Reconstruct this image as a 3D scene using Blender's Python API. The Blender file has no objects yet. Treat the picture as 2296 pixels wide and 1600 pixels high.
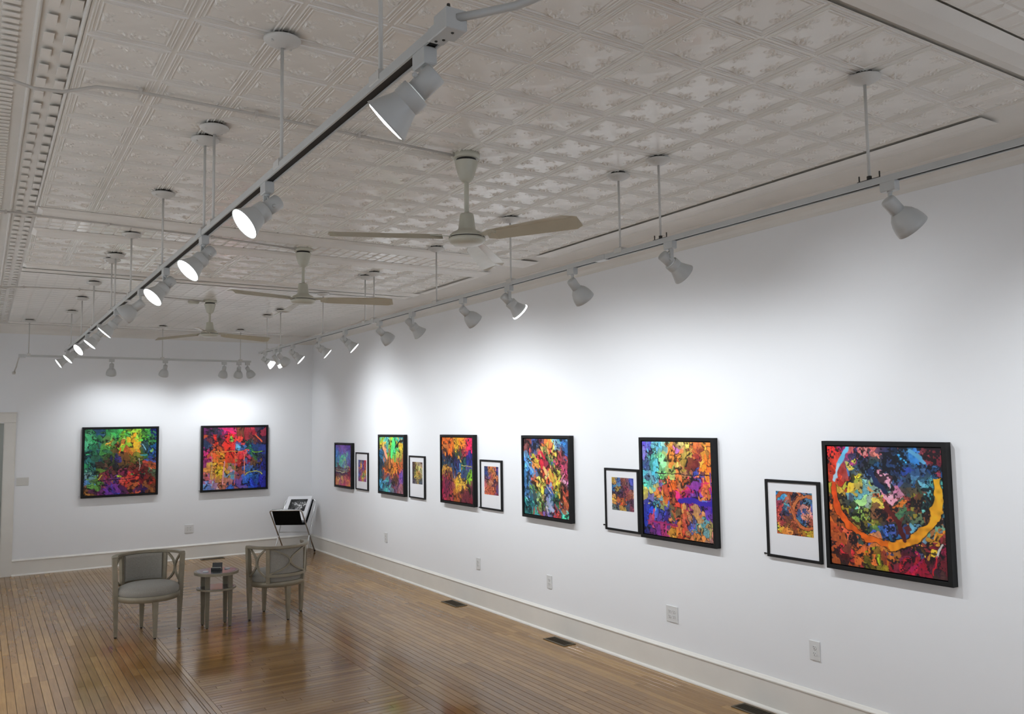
import bpy, math, random
import numpy as np
from mathutils import Vector, Matrix, Quaternion

random.seed(7)
rng = np.random.default_rng(7)
scene = bpy.context.scene
COL = scene.collection
PI = math.pi

# ------------------------------------------------------------------ camera
CAM_R = ((0.8427568, -0.0302933, -0.5374414),
         (-0.5380983, -0.0743603, -0.8395956),
         (-0.0145302, 0.9967712, -0.0789684))
CAM_POS = Vector((0.0, 0.0, 1.94))
F_PX = 1863.0
cam_data = bpy.data.cameras.new('camera')
cam = bpy.data.objects.new('camera', cam_data)
COL.objects.link(cam)
cam_data.sensor_width = 36.0
cam_data.lens = F_PX / 2296.0 * 36.0
cam_data.clip_start = 0.05
cam.matrix_world = Matrix.Translation(CAM_POS) @ Matrix(CAM_R).to_4x4()
scene.camera = cam

# ------------------------------------------------------------------ world, exposure
world = bpy.data.worlds.new('world')
scene.world = world
world.use_nodes = True
world.node_tree.nodes['Background'].inputs[0].default_value = (0.80, 0.88, 1.0, 1)
world.node_tree.nodes['Background'].inputs[1].default_value = 2.7
vs = scene.view_settings
vs.view_transform = 'Standard'
vs.look = 'None'
vs.gamma = 1.0
vs.use_curve_mapping = False
vs.exposure = 0.0
SPOT_W = 52.0          # watts of each track lamp
LAMP_COL = (0.90, 0.95, 1.0)

# ------------------------------------------------------------------ room numbers (metres)
XW = 4.53              # right wall
XL = -0.75             # left wall
YB = 13.10             # back wall
YF = -4.0              # front wall, behind the photographer
ZC = 3.353             # tin ceiling
ZCOVE = 3.246          # lower edge of the cove on the walls
TILE = 0.3048
TR_X, TR_Z = 3.035, 2.878     # right hand track
TL_X = 0.885                  # left hand track


def tl_z(y):
    return 2.842 + (y - 1.8) * 0.0062


# ------------------------------------------------------------------ helpers
def tag(o, label=None, cat=None, group=None, kind=None):
    if label: o['label'] = label
    if cat: o['category'] = cat
    if group: o['group'] = group
    if kind: o['kind'] = kind
    return o


def empty(name, loc, rotz=0.0, label=None, cat=None, group=None):
    o = bpy.data.objects.new(name, None)
    COL.objects.link(o)
    o.empty_display_size = 0.05
    o.location = loc
    o.rotation_euler = (0, 0, rotz)
    return tag(o, label, cat, group)


class MB:
    """collects verts and faces and links them as ONE mesh object"""
    def __init__(self):
        self.v = []; self.f = []; self.sm = []

    def add(self, verts, faces, smooth=False, M=None):
        n = len(self.v)
        if M is not None:
            verts = [M @ Vector(p) for p in verts]
        self.v += [tuple(p) for p in verts]
        self.f += [tuple(i + n for i in f) for f in faces]
        self.sm += [smooth] * len(faces)
        return self

    def box(self, x0, x1, y0, y1, z0, z1, M=None, bev=0.0):
        if bev > 0:
            b = bev
            vs_ = []
            for (zz, ins) in ((z0, b), (z0 + b, 0), (z1 - b, 0), (z1, b)):
                vs_ += [(x0 + ins, y0 + ins, zz), (x1 - ins, y0 + ins, zz), (x1 - ins, y1 - ins, zz), (x0 + ins, y1 - ins, zz)]
            fs = [(3, 2, 1, 0), (12, 13, 14, 15)]
            for k in range(3):
                for i in range(4):
                    j = (i + 1) % 4
                    fs.append((k * 4 + i, k * 4 + j, k * 4 + 4 + j, k * 4 + 4 + i))
            return self.add(vs_, fs, False, M)
        vs_ = [(x0, y0, z0), (x1, y0, z0), (x1, y1, z0), (x0, y1, z0), (x0, y0, z1), (x1, y0, z1), (x1, y1, z1), (x0, y1, z1)]
        fs = [(3, 2, 1, 0), (4, 5, 6, 7), (0, 1, 5, 4), (1, 2, 6, 5), (2, 3, 7, 6), (3, 0, 4, 7)]
        return self.add(vs_, fs, False, M)

    def lathe(self, prof, seg=24, M=None, smooth=True, cap0=True, cap1=True):
        vs_ = []; fs = []
        for (r, z) in prof:
            for i in range(seg):
                a = 2 * PI * i / seg
                vs_.append((r * math.cos(a), r * math.sin(a), z))
        for k in range(len(prof) - 1):
            for i in range(seg):
                j = (i + 1) % seg
                fs.append((k * seg + i, k * seg + j, (k + 1) * seg + j, (k + 1) * seg + i))
        self.add(vs_, fs, smooth, M)
        n = len(self.v) - len(vs_)
        if cap0:
            self.f.append(tuple(n + i for i in reversed(range(seg)))); self.sm.append(False)
        if cap1:
            b = n + (len(prof) - 1) * seg
            self.f.append(tuple(b + i for i in range(seg))); self.sm.append(False)
        return self

    def tube(self, pts, r, seg=8, closed=False, M=None, cap=True):
        pts = [Vector(p) for p in pts]
        vs_ = []; fs = []
        n = len(pts)
        up = None
        for i, p in enumerate(pts):
            if closed:
                t = pts[(i + 1) % n] - pts[i - 1]
            else:
                t = pts[min(i + 1, n - 1)] - pts[max(i - 1, 0)]
            t.normalize()
            if up is None:
                up = Vector((0, 0, 1)) if abs(t.z) < 0.9 else Vector((1, 0, 0))
            a = t.cross(up)
            if a.length < 1e-5:
                a = t.cross(Vector((1, 0.3, 0)))
            a.normalize()
            b = a.cross(t).normalized()
            up = b
            rr = r[i] if isinstance(r, (list, tuple)) else r
            for k in range(seg):
                q = 2 * PI * k / seg
                vs_.append(p + (a * math.cos(q) + b * math.sin(q)) * rr)
        m = n if closed else n - 1
        for i in range(m):
            for k in range(seg):
                l = (k + 1) % seg
                i2 = (i + 1) % n
                fs.append((i * seg + k, i2 * seg + k, i2 * seg + l, i * seg + l))
        self.add(vs_, fs, True, M)
        if not closed and cap:
            base = len(self.v) - len(vs_)
            self.f.append(tuple(base + k for k in range(seg))); self.sm.append(False)
            self.f.append(tuple(base + (n - 1) * seg + k for k in reversed(range(seg)))); self.sm.append(False)
        return self

    def sweep(self, path, sect, M=None, smooth=False, closed_sect=True):
        """path: list of (point, side vector, up vector); sect: list of (side, up) offsets"""
        vs_ = []; fs = []
        m = len(sect)
        for (p, s, u) in path:
            for (a, b) in sect:
                vs_.append(Vector(p) + Vector(s) * a + Vector(u) * b)
        for i in range(len(path) - 1):
            for k in range(m if closed_sect else m - 1):
                l = (k + 1) % m
                fs.append((i * m + k, i * m + l, (i + 1) * m + l, (i + 1) * m + k))
        self.add(vs_, fs, smooth, M)
        if closed_sect:
            base = len(self.v) - len(vs_)
            self.f.append(tuple(base + k for k in reversed(range(m)))); self.sm.append(False)
            self.f.append(tuple(base + (len(path) - 1) * m + k for k in range(m))); self.sm.append(False)
        return self

    def mesh(self, name, mat):
        me = bpy.data.meshes.new(name)
        me.from_pydata(self.v, [], self.f)
        me.polygons.foreach_set('use_smooth', self.sm)
        me.materials.append(mat)
        me.update()
        return me

    def build(self, name, mat, parent=None, loc=None, rot=None, fix=True):
        me = self.mesh(name, mat)
        if fix:
            import bmesh
            bm = bmesh.new(); bm.from_mesh(me)
            bmesh.ops.recalc_face_normals(bm, faces=bm.faces)
            bm.to_mesh(me); bm.free()
        return link(name, me, parent, loc, rot)


def link(name, me, parent=None, loc=None, rot=None):
    o = bpy.data.objects.new(name, me)
    COL.objects.link(o)
    if parent is not None: o.parent = parent
    if loc is not None: o.location = loc
    if rot is not None:
        o.rotation_mode = 'QUATERNION'; o.rotation_quaternion = rot
    return o


def copy_tree(o, parent=None):
    c = o.copy(); COL.objects.link(c)
    if parent is not None: c.parent = parent
    for ch in list(o.children): copy_tree(ch, c)
    return c


# ------------------------------------------------------------------ materials
def lin(h):
    h = h.lstrip('#')
    out = []
    for i in (0, 2, 4):
        c = int(h[i:i + 2], 16) / 255
        out.append(c / 12.92 if c <= 0.04045 else ((c + 0.055) / 1.055) ** 2.4)
    return tuple(out)


def new_mat(name):
    m = bpy.data.materials.new(name)
    m.use_nodes = True
    nt = m.node_tree
    return m, nt, nt.nodes['Principled BSDF'], nt.nodes.new, nt.links.new


def mat(name, col, rough=0.5, metal=0.0, spec=None, noise=None, bump=None, coat=0.0, var=0.0):
    """noise=(scale, amount) mottles the colour; bump=(scale, strength, distance)"""
    m, nt, bs, N, L = new_mat(name)
    bs.inputs['Base Color'].default_value = (*col, 1)
    bs.inputs['Roughness'].default_value = rough
    bs.inputs['Metallic'].default_value = metal
    if spec is not None: bs.inputs['Specular IOR Level'].default_value = spec
    if coat: 
        bs.inputs['Coat Weight'].default_value = coat
        bs.inputs['Coat Roughness'].default_value = 0.1
    tc = N('ShaderNodeTexCoord')
    if noise:
        nz = N('ShaderNodeTexNoise'); nz.inputs['Scale'].default_value = noise[0]; nz.inputs['Detail'].default_value = 6
        L(tc.outputs['Object'], nz.inputs['Vector'])
        mr = N('ShaderNodeMapRange')
        mr.inputs['From Min'].default_value = 0.3; mr.inputs['From Max'].default_value = 0.7
        mr.inputs['To Min'].default_value = 1 - noise[1]; mr.inputs['To Max'].default_value = 1 + noise[1]
        L(nz.outputs['Fac'], mr.inputs['Value'])
        mx = N('ShaderNodeVectorMath'); mx.operation = 'SCALE'
        mx.inputs[0].default_value = col
        L(mr.outputs[0], mx.inputs['Scale'])
        L(mx.outputs[0], bs.inputs['Base Color'])
    if bump:
        nb = N('ShaderNodeTexNoise'); nb.inputs['Scale'].default_value = bump[0]; nb.inputs['Detail'].default_value = 4
        L(tc.outputs['Object'], nb.inputs['Vector'])
        bp = N('ShaderNodeBump'); bp.inputs['Strength'].default_value = bump[1]; bp.inputs['Distance'].default_value = bump[2]
        L(nb.outputs['Fac'], bp.inputs['Height'])
        L(bp.outputs[0], bs.inputs['Normal'])
    return m


def emis(name, col, strength):
    m, nt, bs, N, L = new_mat(name)
    bs.inputs['Base Color'].default_value = (0.8, 0.8, 0.8, 1)
    bs.inputs['Emission Color'].default_value = (*col, 1)
    bs.inputs['Emission Strength'].default_value = strength
    return m


M_WALL = mat('wall_paint', (0.865, 0.875, 0.89), 0.75, bump=(140, 0.06, 0.002))
M_TRIM = mat('trim_paint', (0.78, 0.755, 0.70), 0.4, noise=(3, 0.03))
M_CEIL = mat('ceiling_paint', (0.79, 0.762, 0.710), 0.20, noise=(2.2, 0.05), bump=(45, 0.10, 0.003))
M_CEILB = mat('ceiling_band_paint', (0.78, 0.755, 0.71), 0.4, noise=(2.0, 0.05), bump=(25, 0.1, 0.003))
M_SUB = mat('subfloor_dark', (0.055, 0.032, 0.016), 0.8)
M_WHITE = mat('fixture_enamel', (0.53, 0.54, 0.53), 0.38, noise=(9, 0.03))
M_WHITE_L = mat('fixture_enamel_bright', (0.78, 0.79, 0.80), 0.35)
M_ROD = mat('rod_enamel', (0.60, 0.59, 0.56), 0.4)
M_SLOT = mat('track_slot', (0.012, 0.011, 0.010), 0.6)
M_DARK = mat('dark_metal', (0.03, 0.028, 0.025), 0.5)
M_FAN = mat('fan_enamel', (0.53, 0.52, 0.43), 0.3, noise=(6, 0.04))
M_BLADE = mat('fan_blade_enamel', (0.50, 0.46, 0.36), 0.22, noise=(5, 0.05))
M_FRAME = mat('black_frame', (0.006, 0.006, 0.0065), 0.5, spec=0.3, noise=(20, 0.2))
M_MATB = mat('white_mat_board', (0.80, 0.80, 0.82), 0.6)
M_PLATE = mat('plate_plastic', (0.72, 0.72, 0.71), 0.35)
M_PLATEO = mat('old_plate_paint', (0.66, 0.65, 0.61), 0.6)
M_HOLE = mat('socket_dark', (0.04, 0.04, 0.04), 0.7)
M_VENT = mat('register_bronze', (0.10, 0.078, 0.05), 0.4, metal=0.6)
M_VENTD = mat('register_shadow', (0.008, 0.007, 0.006), 0.8)
M_WOOD = mat('champagne_wood', (0.275, 0.243, 0.178), 0.38, metal=0.25, noise=(14, 0.10))
M_WOODD = mat('champagne_wood_edge', (0.19, 0.165, 0.118), 0.45, metal=0.2, noise=(14, 0.1))
M_MIRROR = mat('smoked_mirror', (0.30, 0.32, 0.34), 0.24, metal=0.95)
M_ALU = mat('silver_tube', (0.62, 0.62, 0.62), 0.28, metal=0.85)
M_BLACK = mat('black_canvas', (0.004, 0.004, 0.004), 0.85, spec=0.15)
M_BLACKP = mat('black_plastic', (0.01, 0.01, 0.011), 0.25)
M_RUB = mat('dark_rubber', (0.012, 0.01, 0.01), 0.7)
M_PAPER = mat('print_sleeve', (0.78, 0.78, 0.80), 0.25)
M_GLASS = mat('coaster_glass', (0.7, 0.73, 0.76), 0.08)
M_CARD = mat('card_stock', (0.55, 0.55, 0.55), 0.5)
M_DOOR = mat('door_paint', (0.42, 0.44, 0.40), 0.4)
M_COND = mat('conduit_paint', (0.56, 0.53, 0.49), 0.4)
M_BULB = emis('lit_lens', (0.95, 0.98, 1.0), 9.0)
M_BULBDIM = emis('lit_bulb_glass', (0.97, 0.98, 1.0), 1.3)


def fabric_mat():
    m, nt, bs, N, L = new_mat('grey_linen')
    tc = N('ShaderNodeTexCoord')
    nz = N('ShaderNodeTexNoise'); nz.inputs['Scale'].default_value = 260; nz.inputs['Detail'].default_value = 3
    L(tc.outputs['Object'], nz.inputs['Vector'])
    cr = N('ShaderNodeValToRGB')
    cr.color_ramp.elements[0].position = 0.3; cr.color_ramp.elements[0].color = (0.23, 0.215, 0.185, 1)
    cr.color_ramp.elements[1].position = 0.7; cr.color_ramp.elements[1].color = (0.36, 0.345, 0.31, 1)
    L(nz.outputs['Fac'], cr.inputs[0]); L(cr.outputs[0], bs.inputs['Base Color'])
    bs.inputs['Roughness'].default_value = 0.9
    bs.inputs['Sheen Weight'].default_value = 0.2
    bp = N('ShaderNodeBump'); bp.inputs['Strength'].default_value = 0.25; bp.inputs['Distance'].default_value = 0.001
    L(nz.outputs['Fac'], bp.inputs['Height']); L(bp.outputs[0], bs.inputs['Normal'])
    return m


M_FAB = fabric_mat()


def floor_mat():
    m, nt, bs, N, L = new_mat('varnished_maple')
    geo = N('ShaderNodeNewGeometry')
    at = N('ShaderNodeAttribute'); at.attribute_name = 'tone'        # r: tone, g: along-grain switch, b: wear seed
    sp = N('ShaderNodeSeparateColor'); L(at.outputs['Color'], sp.inputs[0])
    # grain runs along Y for most boards and along X in the middle field
    sx = N('ShaderNodeSeparateXYZ'); L(geo.outputs['Position'], sx.inputs[0])
    cA = N('ShaderNodeCombineXYZ'); cB = N('ShaderNodeCombineXYZ')
    L(sx.outputs[0], cA.inputs[0]); L(sx.outputs[1], cA.inputs[1]); L(sp.outputs[0], cA.inputs[2])
    L(sx.outputs[1], cB.inputs[0]); L(sx.outputs[0], cB.inputs[1]); L(sp.outputs[0], cB.inputs[2])
    mixv = N('ShaderNodeMix'); mixv.data_type = 'VECTOR'
    L(sp.outputs[1], mixv.inputs[0]); L(cA.outputs[0], mixv.inputs[4]); L(cB.outputs[0], mixv.inputs[5])
    mp = N('ShaderNodeVectorMath'); mp.operation = 'MULTIPLY'; mp.inputs[1].default_value = (90, 4.5, 37)
    L(mixv.outputs[1], mp.inputs[0])
    nz = N('ShaderNodeTexNoise'); nz.inputs['Scale'].default_value = 1.0; nz.inputs['Detail'].default_value = 5
    L(mp.outputs[0], nz.inputs['Vector'])
    big = N('ShaderNodeTexNoise'); big.inputs['Scale'].default_value = 1.3; big.inputs['Detail'].default_value = 4
    L(geo.outputs['Position'], big.inputs['Vector'])
    cr = N('ShaderNodeValToRGB')
    e = cr.color_ramp.elements
    e[0].position = 0.0; e[0].color = (0.150, 0.070, 0.022, 1)
    e[1].position = 1.0; e[1].color = (0.47, 0.285, 0.105, 1)
    e2 = cr.color_ramp.elements.new(0.5); e2.color = (0.285, 0.156, 0.055, 1)
    # t = tone*.5 + grain*.3 + big*.35
    a1 = N('ShaderNodeMath'); a1.operation = 'MULTIPLY_ADD'; L(sp.outputs[0], a1.inputs[0]); a1.inputs[1].default_value = 0.34; a1.inputs[2].default_value = -0.12
    a2 = N('ShaderNodeMath'); a2.operation = 'MULTIPLY_ADD'; L(nz.outputs['Fac'], a2.inputs[0]); a2.inputs[1].default_value = 0.42; L(a1.outputs[0], a2.inputs[2])
    a3 = N('ShaderNodeMath'); a3.operation = 'MULTIPLY_ADD'; L(big.outputs['Fac'], a3.inputs[0]); a3.inputs[1].default_value = 0.50; L(a2.outputs[0], a3.inputs[2])
    L(a3.outputs[0], cr.inputs[0]); L(cr.outputs[0], bs.inputs['Base Color'])
    rr = N('ShaderNodeMapRange'); rr.inputs['To Min'].default_value = 0.10; rr.inputs['To Max'].default_value = 0.26
    rr.inputs['From Min'].default_value = 0.35; rr.inputs['From Max'].default_value = 0.65
    L(big.outputs['Fac'], rr.inputs['Value']); L(rr.outputs[0], bs.inputs['Roughness'])
    bs.inputs['Specular IOR Level'].default_value = 0.5
    bp = N('ShaderNodeBump'); bp.inputs['Strength'].default_value = 0.012; bp.inputs['Distance'].default_value = 0.001
    L(nz.outputs['Fac'], bp.inputs['Height']); L(bp.outputs[0], bs.inputs['Normal'])
    return m


M_FLOOR = floor_mat()


def paint_mat():
    m, nt, bs, N, L = new_mat('painted_canvas')
    at = N('ShaderNodeAttribute'); at.attribute_name = 'paint'
    L(at.outputs['Color'], bs.inputs['Base Color'])
    bs.inputs['Roughness'].default_value = 0.45
    bs.inputs['Specular IOR Level'].default_value = 0.3
    return m


M_PAINT = paint_mat()

# =================================================================== SETTING
def struct(o):
    o['kind'] = 'structure'
    return o


# walls
w = MB(); w.box(XW, XW + 0.12, YF, YB + 0.12, -0.05, ZC + 0.1)
struct(w.build('wall_right', M_WALL))
w = MB(); w.box(XL - 0.12, XL, YF, YB + 0.12, -0.05, ZC + 0.1)
struct(w.build('wall_left', M_WALL))
w = MB()
WX = (XL + 0.35, 1.15, 1.55, 2.35, 2.75, XW - 0.35)      # unseen openings added to let fill daylight into the room
w.box(XL, XW, YF - 0.12, YF, -0.05, 0.45); w.box(XL, XW, YF - 0.12, YF, 2.9, ZC + 0.1)
for (x0, x1) in ((XL, WX[0]), (WX[1], WX[2]), (WX[3], WX[4]), (WX[5], XW)): w.box(x0, x1, YF - 0.12, YF, 0.45, 2.9)
struct(w.build('wall_front', M_WALL))
for k in range(3):
    x0, x1 = WX[2 * k], WX[2 * k + 1]
    wn_ = empty('fill_window_%d' % (k + 1), (x0, YF, 0.45)); struct(wn_)
    b = MB(); t = 0.05
    for q in ((0, t, 0, 2.45), (x1 - x0 - t, x1 - x0, 0, 2.45), (t, x1 - x0 - t, 0, t), (t, x1 - x0 - t, 2.45 - t, 2.45), (t, x1 - x0 - t, 1.85, 1.9)):
        b.box(q[0], q[1], -0.09, -0.03, q[2], q[3])
    b.build('fill_window_frame', M_TRIM, wn_)
# back wall with the door opening cut at its left end
DX0, DX1, DZ = -0.53, 0.275, 2.035
w = MB()
w.box(XL, DX0, YB, YB + 0.12, -0.05, ZC + 0.1)
w.box(DX0, DX1, YB, YB + 0.12, DZ, ZC + 0.1)
w.box(DX1, XW, YB, YB + 0.12, -0.05, ZC + 0.1)
struct(w.build('wall_back', M_WALL))

# door with casing
dr = empty('door_1', (DX0, YB, 0)); struct(dr)
b = MB(); b.box(0.0, DX1 - DX0, 0.05, 0.09, 0.005, DZ)
for (x0, x1, z0, z1) in ((0.12, DX1 - DX0 - 0.12, 0.25, 0.95), (0.12, DX1 - DX0 - 0.12, 1.08, DZ - 0.14)):
    b.box(x0, x1, 0.042, 0.05, z0, z1, bev=0.003)
dl = b.build('door_leaf', M_DOOR, dr)
b = MB(); b.lathe([(0.024, 0), (0.012, 0.008), (0.012, 0.03), (0.028, 0.045), (0.028, 0.06), (0.012, 0.07)], 16,
                 Matrix.Translation((DX1 - DX0 - 0.055, 0.05, 0.95)) @ Matrix.Rotation(PI / 2, 4, 'X'))
b.build('door_handle', M_DARK, dl)
b = MB()
for (x0, x1) in ((-0.14, 0.0), (DX1 - DX0, DX1 - DX0 + 0.14)):
    b.box(x0, x1, -0.022, 0.0, 0.0, DZ + 0.01, bev=0.003)
    b.box(x0 + 0.012, x1 - 0.012, -0.03, -0.022, 0.0, DZ, bev=0.002)
b.box(-0.14, DX1 - DX0 + 0.14, -0.024, 0.0, DZ + 0.01, DZ + 0.13, bev=0.003)
b.box(-0.15, DX1 - DX0 + 0.15, -0.035, 0.0, DZ + 0.13, DZ + 0.145, bev=0.003)
b.box(-0.004, 0.0, 0.0, 0.09, 0, DZ); b.box(DX1 - DX0, DX1 - DX0 + 0.004, 0.0, 0.09, 0, DZ)
b.box(0, DX1 - DX0, 0.0, 0.09, DZ - 0.004, DZ)
b.build('door_casing', M_TRIM, dr)


# baseboards: tall board, cap moulding, quarter-round shoe
def baseboard(name, p0, p1, nrm):
    p0 = Vector(p0); p1 = Vector(p1); n = Vector(nrm)
    o = empty(name, p0); struct(o)
    d = p1 - p0
    parts = {
        'base_board': [(0, 0), (0.016, 0), (0.016, 0.188), (0, 0.188)],
        'cap_moulding': [(0, 0.188), (0.016, 0.188), (0.022, 0.192), (0.022, 0.199), (0.012, 0.207), (0.006, 0.215), (0, 0.218)],
        'shoe_moulding': [(0.016, 0.0), (0.034, 0.0), (0.033, 0.008), (0.029, 0.014), (0.023, 0.018), (0.016, 0.020)],
    }
    for k, s in parts.items():
        m = MB(); m.sweep([(Vector((0, 0, 0)), n, Vector((0, 0, 1))), (d, n, Vector((0, 0, 1)))], s)
        m.build(k, M_TRIM, o)
    return o


baseboard('baseboard_right', (XW, YF, 0), (XW, YB, 0), (-1, 0, 0))
baseboard('baseboard_back', (DX1 + 0.14, YB, 0), (XW - 0.035, YB, 0), (0, -1, 0))
baseboard('baseboard_left', (XL, YF, 0), (XL, YB, 0), (1, 0, 0))

# ceiling slab, tin panels, bands
ceil = MB(); ceil.box(XL, XW, YF, YB, ZC + 0.012, ZC + 0.10)
ceiling = struct(ceil.build('ceiling', M_CEIL))


def tile_mesh(n=26, relief=0.0115, rings=True):
    h = TILE / 2
    mb = MB()
    ringr = [(h, 0.0015), (h - 0.008, 0.0015), (h - 0.010, -0.0035), (h - 0.0125, -0.0035), (h - 0.0145, -0.0005), (h - 0.018, -0.0005), (h - 0.0195, -0.0032),
             (h - 0.0215, -0.0032), (h - 0.0235, 0.0005), (h - 0.031, 0.0005), (h - 0.033, -0.0035), (h - 0.0355, -0.0035), (h - 0.038, 0.0015)]
    vs_ = []; fs = []
    for (r, z) in ringr:
        vs_ += [(-r, -r, z), (r, -r, z), (r, r, z), (-r, r, z)]
    for k in range(len(ringr) - 1):
        for i in range(4):
            j = (i + 1) % 4
            fs.append((k * 4 + i, (k + 1) * 4 + i, (k + 1) * 4 + j, k * 4 + j))
    mb.add(vs_, fs)
    q = ringr[-1][0]
    vs_ = []; fs = []
    for a in range(n + 1):
        for c in range(n + 1):
            x = -q + 2 * q * c / n; y = -q + 2 * q * a / n
            z = 0.0
            for (ex, ey) in ((0, 1), (0, -1), (1, 0), (-1, 0)):
                dx = x - ex * q; dy = y - ey * q
                if ex == 0: s_, t_ = dx, -dy * ey
                else: s_, t_ = dy, -dx * ex
                rr = math.hypot(s_, t_); th = math.atan2(s_, max(t_, 1e-6))
                lobe = 0.066 * (0.72 + 0.28 * math.cos(th * 7))
                if rr < lobe:
                    z -= relief * (1 - (rr / lobe) ** 2) * (0.55 + 0.45 * math.cos(th * 7) * math.sin(rr * 240))
            # soft raised pillow in the middle, corners left flat
            e = max(abs(x), abs(y)) / q
            if e < 0.6:
                z -= 0.0015 * (math.cos(e / 0.6 * PI) * 0.5 + 0.5)
            if e > 0.999: z = 0.0015
            vs_.append((x, y, z))
    for a in range(n):
        for c in range(n):
            k = a * (n + 1) + c
            fs.append((k, k + n + 1, k + n + 2, k + 1))
    mb.add(vs_, fs)
    return mb.mesh('tin_tile', M_CEIL)


TM = tile_mesh()
FX0 = 0.272                       # left edge of the field of panels
F1Y1 = 5.972; F1Y0 = F1Y1 - 14 * TILE
for i in range(12):
    for j in range(14):
        link('tile', TM, ceiling, (FX0 + (i + 0.5) * TILE, F1Y0 + (j + 0.5) * TILE, ZC))
F2Y0 = 6.87
for i in range(12):
    for j in range(4):
        link('tile', TM, ceiling, (FX0 + (i + 0.5) * TILE, F2Y0 + (j + 0.5) * TILE, ZC))
FX1 = FX0 + 12 * TILE


# plainer pressed sheets at the far end: low relief, too fine to tell apart
def sheet(x0, x1, y0, y1, pitch, amp, name, kind='stuff'):
    nx = max(2, int((x1 - x0) / pitch)); ny = max(2, int((y1 - y0) / pitch))
    mb = MB()
    for i in range(nx):
        for j in range(ny):
            a = x0 + (x1 - x0) * i / nx; c = x0 + (x1 - x0) * (i + 1) / nx
            d = y0 + (y1 - y0) * j / ny; e = y0 + (y1 - y0) * (j + 1) / ny
            g = pitch * 0.14
            vs_ = [(a, d, ZC), (c, d, ZC), (c, e, ZC), (a, e, ZC), (a + g, d + g, ZC - amp), (c - g, d + g, ZC - amp), (c - g, e - g, ZC - amp), (a + g, e - g, ZC - amp)]
            mb.add(vs_, [(4, 7, 6, 5), (0, 4, 5, 1), (1, 5, 6, 2), (2, 6, 7, 3), (3, 7, 4, 0)])
    o = mb.build(name, M_CEIL, ceiling)
    o['kind'] = kind
    return o


sheet(FX0, FX1, 8.55, 12.55, TILE / 2, 0.0022, 'pressed_sheet')
sheet(FX0, FX1, 6.26, 6.60, 0.085, 0.005, 'pressed_sheet')
sheet(0.62, FX1 + .3, 0.25, 1.50, 0.10, 0.004, 'pressed_sheet')
sheet(XL + 0.2, -0.02, YF, 12.9, 0.30, 0.003, 'pressed_sheet')
# dentils of the side border
mb = MB()
y = 0.4
while y < 12.6:
    for (xa, xb) in ((0.150, 0.185), (0.215, 0.252)):
        mb.box(xa, xb, y, y + 0.085, ZC - 0.0012, ZC + 0.002, bev=0.001)
    for k in range(3):
        yy = y + k * 0.0508
        mb.box(0.02, 0.075, yy, yy + 0.028, ZC - 0.003, ZC + 0.002, bev=0.002)
    y += 0.1524
o = mb.build('dentil', M_CEIL, ceiling); o['kind'] = 'stuff'


def band(x0, x1, y0, y1, drop=0.016, name='ceiling_band', ins=0.028):
    mb = MB()
    ins = min(ins, (x1 - x0) * .4, (y1 - y0) * .4)
    mb.add([(x0, y0, ZC), (x1, y0, ZC), (x1, y1, ZC), (x0, y1, ZC),
            (x0 + ins, y0 + ins, ZC - drop), (x1 - ins, y0 + ins, ZC - drop), (x1 - ins, y1 - ins, ZC - drop), (x0 + ins, y1 - ins, ZC - drop)],
           [(0, 4, 5, 1), (1, 5, 6, 2), (2, 6, 7, 3), (3, 7, 4, 0), (4, 7, 6, 5)])
    o = mb.build(name, M_CEILB, ceiling)
    return o


band(FX0, 4.135, 5.985, 6.235)
band(FX0, 4.02, 6.62, 6.86)
band(FX0, 4.02, 8.10, 8.26)
band(FX0, 4.02, 8.36, 8.50, 0.008)
band(XL, XW - 0.1, 1.51, 1.68, 0.014, ins=0.05)
band(3.965, 4.125, 2.03, 5.80, 0.007, ins=0.055)
band(3.70, 3.76, 1.74, 2.02, 0.010)
band(0.256, 0.270, 0.3, 5.95, 0.008)
band(0.118, 0.134, 0.3, 12.6, 0.009)
band(FX0, FX1, 12.58, 12.70, 0.010)
band(3.985, 4.05, 6.9, 8.05, 0.008)

# coves (plaster quarter round) between ceiling and wall
def cove(name, p0, p1, nrm, depth=0.12):
    hgt = ZC + 0.012 - ZCOVE
    sect = [(0.0, 0.0), (0.004, 0.0)]
    for k in range(9):
        a = PI / 2 * k / 8
        sect.append((depth - (depth - 0.004) * math.cos(a), hgt * math.sin(a)))
    sect += [(depth, hgt + 0.004), (0, hgt + 0.004)]
    p0 = Vector(p0); p1 = Vector(p1)
    m = MB(); m.sweep([(p0, nrm, (0, 0, 1)), (p1, nrm, (0, 0, 1))], sect)
    return struct(m.build(name, M_CEILB))


cove('trim_1', (XW, YF, ZCOVE), (XW, YB, ZCOVE), (-1, 0, 0))
cove('trim_2', (XL, YB, ZCOVE), (XW, YB, ZCOVE), (0, -1, 0))
cove('trim_3', (XL, YF, ZCOVE), (XL, YB, ZCOVE), (1, 0, 0))

# ------------------------------------------------------------------ floor
fl = MB(); fl.box(XL, XW, YF, YB, -0.08, -0.0045)
floor = struct(fl.build('floor', M_SUB))
ZX0, ZX1, ZY1 = 1.452, 2.640, 12.62      # middle field where the strips run across the room
planks = []     # (x0,x1,y0,y1,along_x,tone)


def runs(a, b, lo, hi):
    out = []
    t = a - random.random() * hi
    while t < b:
        n = t + random.uniform(lo, hi)
        s, e = max(t, a), min(n, b)
        if e - s < 0.12 and out: out[-1] = (out[-1][0], e)
        elif e > s: out.append((s, e))
        t = n
    return out


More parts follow.
